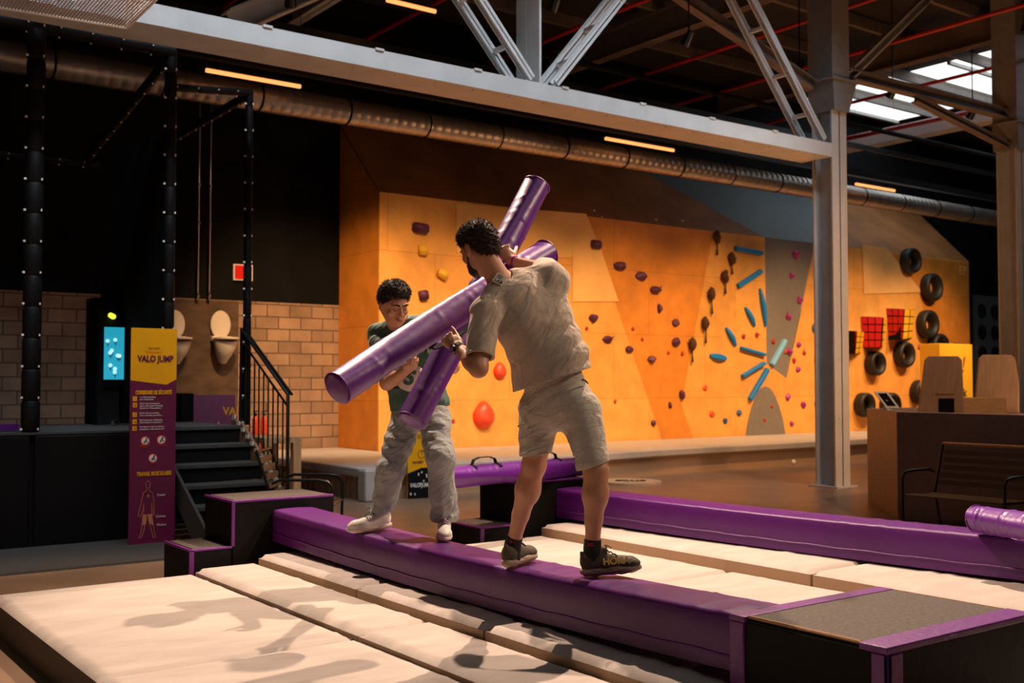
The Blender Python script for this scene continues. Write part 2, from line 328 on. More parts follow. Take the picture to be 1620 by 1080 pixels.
# LED tubes
def led(p0, p1, label):
    t = thing('strip_light', label, 'strip light', (V(p0) + V(p1)) / 2, 'long thin warm strip lights under the roof')
    MB().tube([p0, p1], .028, 10).build('tube', M['led'], t, smooth='auto')
    mb = MB(); mb.box((V(p0) + V((0, -.02, .028))), (V(p1) + V((0, .03, .06)))); mb.build('housing', M['blackmetal'], t)
    mb = MB()
    for p in (V(p0), V(p1)): mb.tube([p + V((0, 0, .06)), p + V((0, 0, 8.5 - p.z))], .004, 4)
    mb.each('hanger_wire', M['blackmetal'], t)
def ledpx(x0, x1, y0, Y, label):
    a = PY(x0, y0, Y); b = PY(x1, 300, Y); b.z = a.z; led(a, b, label)
ledpx(326, 474, 111, 13.9, 'glowing strip light in front of the duct at the upper left')
ledpx(958, 1066, 219, 13.9, 'glowing strip light under the duct right of the raised purple bat')
ledpx(1354, 1415, 291, 13.9, 'small glowing strip light just right of the tall column')
ledpx(612, 688, 0, 12.4, 'glowing strip light cut by the top edge left of the truss')
ledpx(1597, 1660, 18, 10.6, 'glowing strip light at the top right corner')
ledpx(1215, 1238, 140, 15.5, 'tiny glowing strip light just left of the tall column head')
# spotlights
for i, (p, q) in enumerate(SPOTS):
    p = V(p); d = (V(q) - p).normalized()
    names = ['first', 'second', 'third', 'fourth', 'fifth', 'sixth', 'seventh']
    lab = ('black spotlight washing the climbing wall, %s from the left' % names[i]) if i < 7 else ('black spotlight aimed at the block wall', 'black spotlight hung over the far beam', 'black spotlight hung over the stepped black box', 'added black spotlight brightening the safety sign', 'black spotlight hung over the camera side of the arena', 'black spotlight hung over the reception desk', 'black spotlight hung to the right of the near end box')[i - 7]
    t = thing('spotlight', lab, 'spotlight', p - d * .12)
    MB().tube([p - d * .34, p - d * .13], .07, 14, rs=[.055, .075]).build('lamp_head', M['blackmetal'], t, smooth='auto')
    c = p - d * .25; MB().tube([c, c + V((0, 0, .3)), (c.x, c.y, 8.19)], .012, 6).build('stem', M['blackmetal'], t)
# ------------------------------------------------------------------ CLIMBING WALL
YW = 15.35; ZB = 4.6
def W(x, y, off=0): p = PY(x, y, YW); p.y -= off; return p
XL, XR = 8.62, 25.7
cw = thing('climbing_wall', 'long orange plywood climbing wall with a sloping top along the back', 'climbing wall', (17, 16, 0))
def panel(pts, m, name, off=.0, th=.04):
    mb = MB(); mb.prism([p - V((0, off, 0)) for p in pts], (0, th, 0)); return mb.build(name, m, cw)
top = lambda x: V((W(x, 300).x, YW, ZB)); bot = lambda x: V((W(x, 690).x, YW, .3))
TL, TR = V((XL, YW, ZB)), V((XR, YW, ZB)); BL, BR = V((XL, YW, .3)), V((XR, YW, .3))
xa, xb = top(927), bot(1050); xc, xd = top(1128), bot(1100); xk = W(1078, 640)
xe = top(1209); xf = top(1284)
g1, g2, g3 = W(1213, 575), W(1244, 598), W(1287, 425)
panel([BL, bot(1050), xa, TL], M['ply'], 'left_panel')
panel([bot(1050), bot(1100), xk, xc, xa], M['plyshaded'], 'shaded_panel')  # flat panel, the facet's shade is in its colour
panel([bot(1100), bot(1262), W(1244, 598), g1, xe, xc, xk], M['ply'], 'middle_panel')
panel([g1, g2, V((W(1289, 395).x, YW, W(1289, 395).z)), V((W(1284, 370).x, YW, ZB)), xe], M['wallgrey'], 'grey_panel')
p9 = W(1289, 395)
w1, w2, w3, w4 = W(1363, 387), W(1402, 393), W(1458, 462), W(1366, 465)
panel([bot(1262), BR, TR, V((w2.x, YW, ZB)), V((p9.x, YW, ZB)), g2], M['ply'], 'right_panel')
panel([W(1405, 400), V((W(1402, 393).x, YW, ZB - .05)), V((XR - .02, YW, ZB - .05)), V((XR - .02, YW, 2.3)), W(1470, 520), W(1452, 455)], M['plyshaded'], 'shaded_orange_panel', .012, .012)
panel([w1, w2, w3, w4], M['plylit'], 'lit_panel', .02, .01)
panel([W(721, 322), W(927, 338), W(955, 410), W(722, 400)], M['plylit'], 'lit_panel', .012, .012)
panel([W(905, 378), W(944, 378), W(978, 477), W(905, 477)], M['plylit'], 'lit_panel', .018, .018)
# arch
pts = []
b0, b1, tp = W(1178, 689), W(1243, 686), W(1215, 611)
for k in range(13):
    u = k / 12; a = b0.lerp(b1, u); hgt = (tp.z - b0.z) * (1 - abs(2 * u - 1) ** 2.1); pts.append(V((a.x, YW, b0.z - .1 + hgt + .1 * (1 if 0 < k < 12 else 0))))
panel(pts[::-1], M['wallgrey'], 'grey_arch', .016, .016)
# upper slope, side faces
YT, ZT = 16.7, 5.95
s0 = V((XL, YT, ZT)); sl = lambda p: V((p.x, YT, ZT))
xm1 = V((W(1108, 300).x, YT, ZT))
def slope(pts, m, name): mb = MB(); mb.prism(pts, (0, .03, -.03)); return mb.build(name, m, cw)
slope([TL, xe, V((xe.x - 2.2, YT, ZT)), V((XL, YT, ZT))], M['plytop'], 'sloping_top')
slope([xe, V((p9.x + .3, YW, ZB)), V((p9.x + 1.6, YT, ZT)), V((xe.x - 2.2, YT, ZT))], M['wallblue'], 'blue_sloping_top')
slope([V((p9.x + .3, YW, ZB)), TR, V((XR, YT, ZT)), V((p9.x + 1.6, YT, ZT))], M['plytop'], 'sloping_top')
mb = MB(); mb.prism([V((XL, YW + .041, .3)), V((XL, 16.74, .3)), V((XL, 16.74, ZT)), V((XL, YW + .041, ZB))], (.03, 0, 0)); mb.build('side_face', M['plyshaded'], cw)
mb = MB(); mb.prism([V((XR, YW + .041, .3)), V((XR, 16.74, .3)), V((XR, 16.74, ZT)), V((XR, YW + .041, ZB))], (-.03, 0, 0)); mb.build('side_face', M['plyshaded'], cw)
text('wall_mark', 'EP', .32, W(1516, 434) - V((0, .03, 0)), (1, 0, 0), (0, 0, 1), M['plylit'], cw, .004)
mb = MB()
for x, y in ((665, 313), (700, 320), (712, 322), (735, 320), (752, 326), (775, 330), (793, 334), (860, 335), (952, 343), (1038, 347), (940, 333), (696, 345), (620, 330), (1080, 349)):
    p = W(x, y); mb.tube([(p.x, p.y - .01, p.z), (p.x, p.y + .01, p.z)], .018, 6)
mb.each('bolt_head', M['ivory'], cw)
# ------------------------------------------------------------------ HOLDS
def blob(p, r, m, seed, label, name='climbing_hold', squash=(1, .6, 1), pts=14, shape='rock', group=None):
    rnd = random.Random(seed); bm = bmesh.new()
    if shape == 'rock':
        for i in range(pts):
            a = rnd.uniform(0, 6.28); e = rnd.uniform(-.2, 1.35); q = V((math.cos(a) * math.cos(e), -math.sin(e), math.sin(a) * math.cos(e)))
            bm.verts.new(V((q.x * r * squash[0], q.y * r * squash[1], q.z * r * squash[2])) * rnd.uniform(.8, 1.1))
        for i in range(10): a = 6.28 * i / 10; bm.verts.new(V((math.cos(a) * r * squash[0] * .9, .0, math.sin(a) * r * squash[2] * .9)))
        g = bmesh.ops.convex_hull(bm, input=bm.verts); 
        loose = [v for v in bm.verts if not v.link_faces]; bmesh.ops.delete(bm, geom=loose, context='VERTS')
        bmesh.ops.bevel(bm, geom=bm.edges[:], offset=r * .07, segments=1, affect='EDGES')
    elif shape == 'drop':                      # big teardrop
        n = 28; prof = []
        bmesh.ops.create_uvsphere(bm, u_segments=n, v_segments=16, radius=1)
        for v in bm.verts:
            x, y, z = v.co; w = 1 - .0 * z
            if z > 0: w = (1 - .42 * z ** 1.3)
            k = .72 + .28 * (1 - abs(z)); lip = 1 + .25 * math.exp(-((z + .35) / .22) ** 2)
            v.co = V((x * r * w, min(y, 0.05) * r * .75 * lip, z * r * 1.12))
    elif shape == 'box':
        bmesh.ops.create_cube(bm, size=2)
        for v in bm.verts: k = .82 if v.co.y < 0 else 1; v.co = V((v.co.x * r * squash[0] * k, v.co.y * r * squash[1], v.co.z * r * squash[2] * k))
        bmesh.ops.bevel(bm, geom=bm.edges[:], offset=r * .15, segments=2, affect='EDGES')
    bmesh.ops.recalc_face_normals(bm, faces=bm.faces)
    me = bpy.data.meshes.new(name); bm.to_mesh(me); bm.free(); me.materials.append(m)
    if shape != 'rock': me.polygons.foreach_set('use_smooth', [True] * len(me.polygons))
    o = bpy.data.objects.new(name, me); COL.objects.link(o); o.location = p; WL[o.name] = V(p)
    tag(o, label, 'climbing hold', group); return o
def rot(o, a): o.rotation_euler = (0, a, 0)
o = blob(W(664, 361, .03), .16, M['plum'], 1, 'oblong plum climbing hold at the top left of the orange wall', shape='box', squash=(1, .5, .55)); rot(o, .08)
blob(W(668, 396, .03), .09, M['yellow'], 2, 'square yellow climbing hold below the oblong plum one', shape='box', squash=(1, .6, 1))
o = blob(W(699, 434, .03), .11, M['yellow'], 3, 'tilted yellow climbing hold above the dark haired man', shape='box', squash=(1, .6, .7)); rot(o, .4)
o = blob(W(669, 467, .03), .09, M['plum'], 4, 'square plum climbing hold beside the head of the man in green', shape='box', squash=(1, .6, .95)); rot(o, -.2)
blob(W(764, 656), .215, M['red'], 5, 'big glossy red teardrop hold low between the two men', shape='drop')
blob(W(790, 586), .135, M['red'], 6, 'smaller red teardrop hold under the bent elbow', shape='drop')
o = blob(W(941, 387), .14, M['plum'], 11, 'boxy plum hold at the upper left of the diagonal edge', shape='box', squash=(.95, .7, .65))
rocks = [ # x, y, r, squash, label
 (979, 421, .17, (1, .8, .6), 'broad dark plum hold with a lip, second below the boxy one'), (1014, 437, .15, (1, .8, .7), 'angular dark plum hold right of the diagonal edge'),
 (1036, 458, .17, (1, .8, .5), 'wide plum hold shaped like a boat, above the slanting small one'), (1043, 488, .11, (.6, .8, 1), 'slanting plum hold below the boat shaped one'),
 (938, 503, .13, (1, .7, .7), 'plum hold beside the back of the man in beige'), (961, 537, .13, (1, .8, .65), 'pointed plum hold right of the beige T-shirt'),
 (995, 552, .11, (1, .8, .7), 'plum hold on the slanting panel edge'), (1031, 568, .12, (1.1, .8, .6), 'tilted plum hold pointing up to the right'),
 (1068, 511, .11, (1, .8, .8), 'plum hold at the middle of the shaded panel'), (1069, 541, .13, (1, .8, .8), 'arrow shaped plum hold left of the hanging root shaped hold'),
 (1078, 624, .11, (.8, .8, 1), 'plum hold low where the panel edges meet'), (1060, 641, .075, (.8, .8, 1), 'small round plum hold below the one where edges meet'),
 (1033, 669, .07, (1, .8, 1), 'round plum hold near the foot of the slanting edge')]
for i, (x, y, r, sq, lab) in enumerate(rocks): blob(W(x, y), r, M['plum'], 20 + i, lab, squash=sq)
small = [(928, 520, 'left of the pointed plum hold'), (1001, 520, 'upper one on the slanting edge'), (1016, 537, 'below the upper one on the slanting edge'), (973, 635, 'alone low on the left panel'), (1057, 558, 'low in the shaded panel'),
 (717, 666, 'just right of the knee of the man in jeans')]
for i, (x, y, lab) in enumerate(small): blob(W(x, y), .045, M['darkred'], 50 + i, 'tiny dark red foothold, ' + lab)
blob(W(1079, 559), .06, M['darkred'], 57, 'small dark red foothold just left of the lowest hanging root', squash=(.6, .8, 1))
for i, (x, y, r, lab) in enumerate([(1115, 613, .075, 'upper of the two bright red round holds under the blue volumes'), (1126, 655, .08, 'lower of the two bright red round holds under the blue volumes')]): blob(W(x, y), r, M['red'], 60 + i, lab)
for i, (x, y, r, lab) in enumerate([(1147, 666, .075, 'round dark blue hold nearest the bright red one'), (1169, 653, .08, 'round dark blue hold beside the grey arch')]): blob(W(x, y), r, M['bluehold'], 65 + i, lab)
mags = [(1258, 402, .12, 'largest magenta hold, high on the grey panel'), (1252, 436, .09, 'magenta hold second from the top of the grey panel'), (1265, 475, .10, 'magenta hold third from the top of the grey panel'), (1247, 501, .10, 'magenta hold fourth from the top of the grey panel'),
 (1263, 545, .08, 'magenta hold just off the right edge of the grey panel'), (1249, 556, .10, 'dark magenta hold beside a red one at the grey panel edge'), (1262, 584, .08, 'magenta hold right of the grey panel tip'),
 (1246, 627, .09, 'plum hold upper right of the grey arch'), (1270, 640, .09, 'plum hold farthest right beside the arch'), (1252, 670, .07, 'plum hold at the right foot of the grey arch')]
for i, (x, y, r, lab) in enumerate(mags): blob(W(x, y), r, M['magenta'], 70 + i, lab, squash=(1, .8, .9))
reds = [(1176, 532, 'left of the pair under the upright blue volume'), (1197, 530, 'right of the pair under the upright blue volume'), (1223, 540, 'on the grey panel beside the pale blue volume'), (1243, 556, 'touching the dark magenta hold'),
 (1272, 558, 'alone right of the grey panel'), (1256, 570, 'between the grey panel edge and a magenta hold'), (1220, 643, 'upper one on the grey arch'), (1209, 664, 'lower one on the grey arch'), (1454, 549, 'between the tyres on the right')]
for i, (x, y, lab) in enumerate(reds): blob(W(x, y), .07, M['darkred'], 90 + i, 'small dark red foothold, ' + lab)
for i, (x, y, r, m, lab) in enumerate([(1290, 520, .14, M['bluehold'], 'dark hold half hidden by the column, upper one'), (1292, 570, .12, M['red'], 'red hold half hidden by the column'), (1294, 640, .14, M['bluehold'], 'dark hold half hidden by the column, lower one')]):
    blob(W(x, y), r, m, 110 + i, lab)
# hanging root-like holds
for i, (x, y, y1, lab) in enumerate([(1131, 376, 404, 'topmost'), (1154, 410, 434, 'second from the top'), (1144, 438, 465, 'third from the top'), (1122, 466, 497, 'fourth from the top'), (1113, 512, 543, 'fifth from the top'), (1091, 545, 573, 'lowest')]):
    p = W(x, y); q = W(x + (2 if i % 2 else 1), y1)
    t = thing('rope_hold', 'brown wooden root shaped hold with a hanging tail, %s of the six' % lab, 'climbing hold', (p.x, YW - .02, q.z))
    rnd = random.Random(i); bm = MB(); 
    r = .085; zz = [-1, -.6, 0, .5, .9, 1.15]; 
    bm.tube([(p.x + rnd.uniform(-.03, .03), p.y - .07, p.z + z * r * 1.5) for z in zz], r, 9, rs=[.02, .06, r, r * .8, r * .55, .015])
    bm.tube([(p.x - r * .9, p.y - .06, p.z + .1), (p.x, p.y - .08, p.z), (p.x + r * .8, p.y - .05, p.z + (.06 if i % 2 else -.06))], .04, 8, rs=[.012, .06, .02])
    bm.build('knot', M['darkwood'] if 'darkwood' in M else M.setdefault('darkwood', mat('dark_brown_rope', (.07, .025, .008), .8, bump=.6, bscale=50)), t, smooth='auto')
    MB().tube([(p.x, p.y - .06, p.z - r), (p.x + .02, p.y - .05, (p.z + q.z) / 2), (q.x, q.y - .05, q.z)], .014, 7, rs=[.02, .012, .022]).build('tail', M['darkwood'], t, smooth=True)
# blue finger volumes: endpoints in the photo
vols = [((1161, 393), (1203, 401), .05, 0, 'uppermost blue bar volume lying almost level'), ((1165, 453), (1202, 429), .055, 0, 'blue bar volume slanting up to the right near the top'), ((1201, 456), (1210, 516), .055, 1, 'upright blue volume along the grey panel edge'),
 ((1178, 486), (1193, 516), .055, 1, 'blue curved volume left of the upright one'), ((1147, 518), (1163, 547), .055, 1, 'blue curved volume above the round ended one'), ((1122, 562), (1148, 567), .07, 1, 'leftmost short blue volume with a round end'),
 ((1170, 550), (1208, 561), .035, 0, 'narrow blue bar volume sloping down to the right'), ((1172, 595), (1207, 574), .038, 0, 'narrow blue bar volume sloping up to the right, below centre'), ((1184, 632), (1212, 584), .055, 0, 'lowest blue bar volume just above the grey arch'),
 ((1219, 577), (1240, 538), .055, 2, 'pale blue bar volume on the grey panel')]
for (a, b, w, kind, lab) in vols:
    p, q = W(*a), W(*b); d = (q - p).normalized(); s = V((0, -1, 0)).cross(d).normalized(); n = 14; mb = MB(); ring = []
    for k in range(n + 1):
        u = k / n; ww = w * ((math.sin(math.pi * min(max(u, .04), .96)) ** .35) if kind == 1 else 1); hh = .09 * (1 if kind != 1 else .5 + .5 * math.sin(math.pi * u))
        c = p.lerp(q, u); ring.append([c - s * ww, c - s * ww * .75 + V((0, -hh, 0)), c + s * ww * .75 + V((0, -hh, 0)), c + s * ww])
    base = len(mb.v)
    for r4 in ring: mb.v += r4
    for k in range(n):
        for j in range(4): a0 = k * 4 + j; a1 = k * 4 + (j + 1) % 4; mb.f.append((a0, a1, a1 + 4, a0 + 4)); mb.mi.append(0)
    mb.f += [(0, 1, 2, 3), tuple(n * 4 + j for j in range(4))]; mb.mi += [0, 0]
    tag(mb.build('wall_volume', M['paleblue'] if kind == 2 else M['blue'], bevel=.012), lab, 'climbing volume')
# tyres
def tyre(p, R, label, th=.2):
    bm = bmesh.new(); n = 36; prof = [(R * .52, 0), (R * .56, -th * .5), (R * .72, -th * .98), (R * .93, -th * .95), (R * .995, -th * .75), (R, -th * .25), (R * .97, 0)]
    vs_ = []
    for i in range(n):
        a = 2 * math.pi * i / n
        for j, (rr, yy) in enumerate(prof):
            k = 1 - (.02 if (j in (4, 5) and i % 2) else 0); vs_.append(bm.verts.new((math.cos(a) * rr * k, yy, math.sin(a) * rr * k)))
    m_ = len(prof)
    for i in range(n):
        for j in range(m_): bm.faces.new([vs_[i * m_ + j], vs_[i * m_ + (j + 1) % m_], vs_[((i + 1) % n) * m_ + (j + 1) % m_], vs_[((i + 1) % n) * m_ + j]])
    bmesh.ops.recalc_face_normals(bm, faces=bm.faces); me = bpy.data.meshes.new('tyre'); bm.to_mesh(me); bm.free(); me.materials.append(M['rubber']); me.polygons.foreach_set('use_smooth', [True] * len(me.polygons))
    o = bpy.data.objects.new('tyre', me); COL.objects.link(o); o.location = p; tag(o, label, 'tyre'); WL[o.name] = V(p); return o
for (x, y, rp, lab) in [(1434, 413, 19, 'topmost black tyre bolted to the orange wall'), (1467, 455, 21, 'black tyre second from the top, lower right of the topmost'), (1461, 513, 21, 'black tyre just right of the largest red and yellow box'), (1478, 549, 20, 'black tyre left of the yellow crate'),
   (1424, 561, 19, 'black tyre directly below the largest red and yellow box'), (1378, 575, 18, 'black tyre below the middle red and yellow box'), (1361, 640, 18, 'lowest left black tyre beside the tall column'), (1402, 640, 18, 'black tyre hidden behind the white tablet'), (1449, 620, 18, 'black tyre left of the wooden seat back')]:
    p = W(x, y, .02); Z = p.xy.dot(FW.xy); tyre(p, rp * 1.08 / FPX * Z, lab, .22)
# red and yellow grid boxes
M['tilered'] = mat('red_tile', (.62, .01, .02), .5)
for (x0, y0, x1, y1, dx, lab) in [(1401, 487, 1430, 537, 18, 'largest red and yellow gridded box, upper right one'), (1361, 500, 1397, 550, 6, 'middle red and yellow gridded box'), (1338, 522, 1355, 560, 12, 'smallest red and yellow gridded box next to the column')]:
    e = .42; pa, pb, pc = W(x0, y0), PY(x1, y0 + 1, YW - e), W(x1 + dx, y0 + 3); qa, qb, qc = W(x0 + 4, y1), PY(x1 - 3, y1, YW - e), W(x1 + dx - 5, y1 - 3)
    for q in (pa, pc, qa, qc): q.y -= .001
    mb = MB(); IN = V((.012, .045, 0)); vs3 = [qa + IN, qb + IN, qc + V((-.02, 0, 0)), pa + IN, pb + IN, pc + V((-.02, 0, 0))]; vs3[0] += V((0, .05, 0)); vs3[4] += V((0, .03, 0)); mb.add(vs3, [(0, 1, 4, 3), (1, 2, 5, 4), (0, 2, 1), (0, 3, 5, 2)], 2); mb.add(vs3, [(3, 4, 5)], 3)
    for (k00, k10, k11, k01, nc, mi_) in ((qa, qb, pb, pa, 3, 0), (qb, qc, pc, pb, 2, 1)):
        nrm = (k10 - k00).cross(k01 - k00).normalized(); nrm = nrm if nrm.y < 0 else -nrm
        for ci in range(nc):
            for ri in range(4):
                def at_(u, v): return (k00.lerp(k10, u)).lerp(k01.lerp(k11, u), v) + nrm * .016
                u0, u1, v0, v1 = (ci + .06) / nc, (ci + .94) / nc, (ri + .07) / 4, (ri + .93) / 4
                mb.add([at_(u0, v0), at_(u1, v0), at_(u1, v1), at_(u0, v1)], [(0, 1, 2, 3)], mi_)
    o = mb.build('gridded_box', [M['tilered'], M['yellow'], M['black'], M['paleblue']], base=qb); tag(o, lab, 'box volume')
# yellow crate behind the desk
a = PY(1487, 543, 13.6); b = PY(1538, 543, 13.6)
yc = thing('yellow_crate', 'yellow crate with black symbols behind the two wooden seat backs', 'crate', ((a.x + b.x) / 2, 13.7, .42))
MB().box((a.x, 13.6, .425), (b.x, 14.1, a.z)).build('crate_body', M['yellow'], yc, bevel=.01)
text('symbol', '!', .5, (a.x + (b.x - a.x) * .62, 13.59, a.z - .62), (1, 0, 0), (0, 0, 1), M['darkred'], yc, .003, shear=.25)
text('symbol', '*', .5, (a.x + (b.x - a.x) * .62, 13.59, a.z - 1.35), (1, 0, 0), (0, 0, 1), M['black'], yc, .003)
# perforated panel far right
a = PY(1541, 466, 15.6); b = PY(1620, 466, 15.6)
pp = thing('perforated_panel', 'tall grey green panel with round holes right of the climbing wall', 'panel', (a.x + 1.5, 15.6, 0))
MB().box((a.x, 15.6, 0), (b.x, 15.65, a.z)).build('board', M['perf'], pp)
mb = MB()
for i in range(5):
    for j in range(7):
        cx = a.x + .35 + i * .62; cz = a.z - .42 - j * .55; mb.tube([(cx, 15.59, cz), (cx, 15.6, cz)], .2, 16)
mb.each('hole', M['black'], pp)
# ------------------------------------------------------------------ CRASH MATS by the wall
zt = .42
t = thing('crash_mat', 'long pale crash mat at the foot of the climbing wall', 'mat', (16, 14, 0))
poly = [(6.72, 12.3), (13.1, 13.05), (25.9, 13.25), (25.9, 15.33), (8.6, 15.33), (8.6, 16.7), (6.72, 16.7)]
MB().prism([V((x, y, .30)) for x, y in poly], (0, 0, .12)).build('top_pad', M['matfab'], t, bevel=.02)
poly2 = [(6.8, 12.4), (13.1, 13.13), (25.8, 13.33), (25.8, 15.3), (8.55, 15.3), (8.55, 16.65), (6.8, 16.65)]
MB().prism([V((x, y, 0)) for x, y in poly2], (0, 0, .298)).build('lower_pad', M['matside'], t)
mb = MB()
for i in range(26): y = 12.5 + i * .16; mb.tube([(6.79, y, .02), (6.785, y + .05, .15), (6.79, y - .02, .29)], .014, 6)
mb.each('pleat', M['matside'], t, smooth=True)
mb = MB(); mb.box((6.7, 12.27, .0), (6.9, 12.47, .4)); mb.build('corner_pad', M['matfab'], t, bevel=.02)
# ================================================================== LEFT DECK AND CAGE
dk = thing('trampoline_deck', 'black raised deck on the left carrying the padded cage', 'deck', (0, 11.6, 0))
MB().box((-6, 10.7, 0), (3.62, 12.7, 1.04)).build('platform_body', M['black'], dk)
mb = MB()
for x0, x1 in ((-6, -.9), (-.85, .3), (.35, 2.35), (2.4, 3.62)): mb.box((x0, 10.66, .02), (x1, 10.7, 1.03))
mb.each('front_pad', M['blackvinyl'], dk, bevel=.01)
MB().box((-6, 10.66, 1.04), (3.62, 12.7, 1.06)).build('platform_top', M['carpet'], dk)
def ppost(x, y, z0, z1, label, r=.07):
    t = thing('padded_post', label, 'post', (x, y, z0), 'black foam padded cage posts')
    pts = []; rs = []; z = z0
    while z < z1: pts += [(x, y, z), (x, y, z + .02), (x, y, min(z + .27, z1))]; rs += [r * .86, r, r]; z += .29
    MB().tube(pts, r, 12, rs=rs).build('foam_sleeve', M['blackvinyl'], t, smooth='auto')
    mb = MB(); z = z0 + .02
    while z < z1: mb.box((x - r - .012, y - .012 - r * .3, z), (x - r + .008, y + .0 - r * .3, z + .02)); mb.box((x + r * .5, y - r * .9 - .012, z), (x + r * .5 + .012, y - r * .9 + .01, z + .02)); z += .29
    mb.each('cable_tie', M['white'], t)
ppost(2.38, 10.78, 1.06, 4.95, 'thick padded black post standing on the deck near the left edge', .085)
ppost(3.66, 10.8, 0, 4.88, 'padded black post right behind the purple and yellow sign', .06)
ppost(4.68, 11.25, 1.06, 4.7, 'padded black post at the top of the stair railing', .045)
ppost(4.75, 14.0, 1.0, 4.7, 'thin padded black post behind, seen between sign and toilets', .045)
ppost(4.2, 14.0, 1.0, 4.25, 'thin padded black post left of the sign, in the back row', .045)
def pbar(a, b, label, r=.05):
    a, b = V(a), V(b); L = (b - a).length; d = (b - a) / L; pts = []; rs = []; q = 0
    while q < L: pts += [a + d * q, a + d * (q + .02), a + d * min(q + .27, L)]; rs += [r * .85, r, r]; q += .29
    t = thing('padded_bar', label, 'bar', (a + b) / 2, 'black foam padded cage bars')
    MB().tube(pts, r, 12, rs=rs).build('foam_sleeve', M['blackvinyl'], t, smooth='auto')
    mb = MB(); q = .02
    while q < L: p = a + d * q; mb.box(p + V((-.006, -.006, -r - .012)), p + V((.008, .008, -r + .004))); mb.box(p + V((-.004, -r - .01, -.004)), p + V((.006, -r + .004, .008))); q += .29
    mb.each('cable_tie', M['white'], t)
pbar((-1.5, 10.78, 4.9), (3.68, 10.78, 4.86), 'top front padded bar running left from the post behind the sign', .07)
pbar((3.66, 10.8, 4.82), (3.7, 14.0, 4.3), 'short padded bar going back from the top of the post behind the sign')
pbar((3.7, 10.8, 4.5), (4.7, 11.25, 4.7), 'padded bar bridging to the post at the stair railing', .04)
pbar((4.68, 11.25, 4.68), (4.75, 14.0, 4.68), 'slanting looking padded bar above the hanging pipes')
pbar((-1, 14.0, 4.25), (4.2, 14.0, 4.25), 'lower padded bar at the back of the cage', .045)
tag(MB().box((3.665, 10.95, 1.07), (3.685, 13.2, 4.15)).build('safety_curtain', M['black']), 'black curtain behind the post at the sign', 'curtain')
# stairs
st = thing('staircase', 'black staircase rising to the deck behind the sign', 'stairs', (4.1, 10.4, 0))
n = 6; y0 = 9.65; dy = .30; dz = 1.06 / n
for i in range(n):
    z = dz * (i + 1); y = y0 + dy * i
    mb = MB(); mb.box((3.66, y, z - .04), (4.58, y + dy + (.0 if i < n - 1 else 1.1), z)); mb.build('tread', M['carpet'], st, bevel=.006)
    mb = MB(); mb.box((3.68, y + .02, z - dz), (4.57, y + .04, z - .04)); mb.build('riser', M['black'], st)
for x in (3.64, 4.6):
    mb = MB(); mb.prism([V((x - .015, y0 - .03, 0)), V((x - .015, y0 + .2, 0)), V((x - .015, y0 + dy * n, 1.0)), V((x - .015, y0 + dy * n, 1.12)), V((x - .015, y0 + dy * (n - 1), 1.08)), V((x - .015, y0 - .03, dz))], (.03, 0, 0)); mb.build('stringer', M['wood2'] if x > 4 else M['carpet'], st)
mb = MB()
for i in range(14): u = i / 14; mb.box((4.56, y0 + .05 + u * 1.7, .25 + u * .95), (4.575, y0 + .12 + u * 1.7, .29 + u * .95))
mb.each('edge_mark', M['white'], st)
mb = MB(); mb.prism([V((3.66, 11.6, 0)), V((3.66, 12.6, 0)), V((3.66, 12.6, 1.02)), V((3.66, 11.6, 1.02))], (.92, 0, 0)); mb.build('landing_body', M['black'], st)
rl = thing('stair_railing', 'black metal stair railing with thin balusters', 'railing', (4.64, 10.5, .3))
top0, top1 = V((4.64, 11.3, 2.1)), V((4.64, 10.1, 1.40)); mid0, mid1 = V((4.64, 11.3, 1.98)), V((4.64, 10.1, 1.28)); lo0, lo1 = V((4.64, 11.3, 1.12)), V((4.64, 10.1, .42))
MB().tube([(4.64, 11.32, 1.06), top0, top1, (4.64, 10.1, .30)], .019, 10).build('handrail', M['blackmetal'], rl, smooth='auto')
MB().tube([(4.70, 11.3, 2.07), (4.70, 10.14, 1.4)], .014, 8).build('inner_rail', M['blackmetal'], rl, smooth='auto')
for i in range(1, 10):
    a = mid0.lerp(mid1, i / 10); b = lo0.lerp(lo1, i / 10); MB().tube([a, b], .009, 8).build('baluster', M['blackmetal'], rl, smooth='auto')
MB().tube([mid0, mid1], .012, 8).tube([lo0, lo1], .012, 8).each('lower_rail', M['blackmetal'], rl, smooth='auto')
tag(MB().box((-6, 9.3, 0), (3.6, 10.66, .02)).build('carpet_strip', M['carpet']), 'dark grey carpet strip on the floor before the black deck', 'carpet')
# arcade cabinet with cyan screen
ac = thing('arcade_cabinet', 'black arcade cabinet with a glowing cyan screen on the deck', 'arcade machine', (3.3, 12.4, 1.06))
a = PY(160, 600, 12.2); b = PY(207, 600, 12.2); ztop = PY(180, 470, 12.2).z
mb = MB(); mb.prism([V((a.x - .05, 12.15, 1.06)), V((a.x - .05, 12.65, 1.06)), V((a.x - .05, 12.65, ztop)), V((a.x - .05, 12.35, ztop)), V((a.x - .05, 12.12, ztop - .35)), V((a.x - .05, 12.2, 1.5))], (3.60 - a.x + .05, 0, 0)); mb.build('cabinet_body', M['black'], ac, bevel=.01)
zs0, zs1 = PY(160, 600, 12.12).z, PY(160, 517, 12.12).z
MB().box((a.x, 12.095, zs0), (3.62, 12.11, zs1)).build('screen', M['screen'], ac)
mb = MB(); rnd = random.Random(3)
M['screendark'] = mat('dark_blue_shapes', (.01, .06, .1), .5, emit=(.01, .10, .15), estr=1); M['screenlight'] = mat('pale_cyan_shapes', (.5, .8, .9), .5, emit=(.45, .9, 1), estr=1)
mb2 = MB()
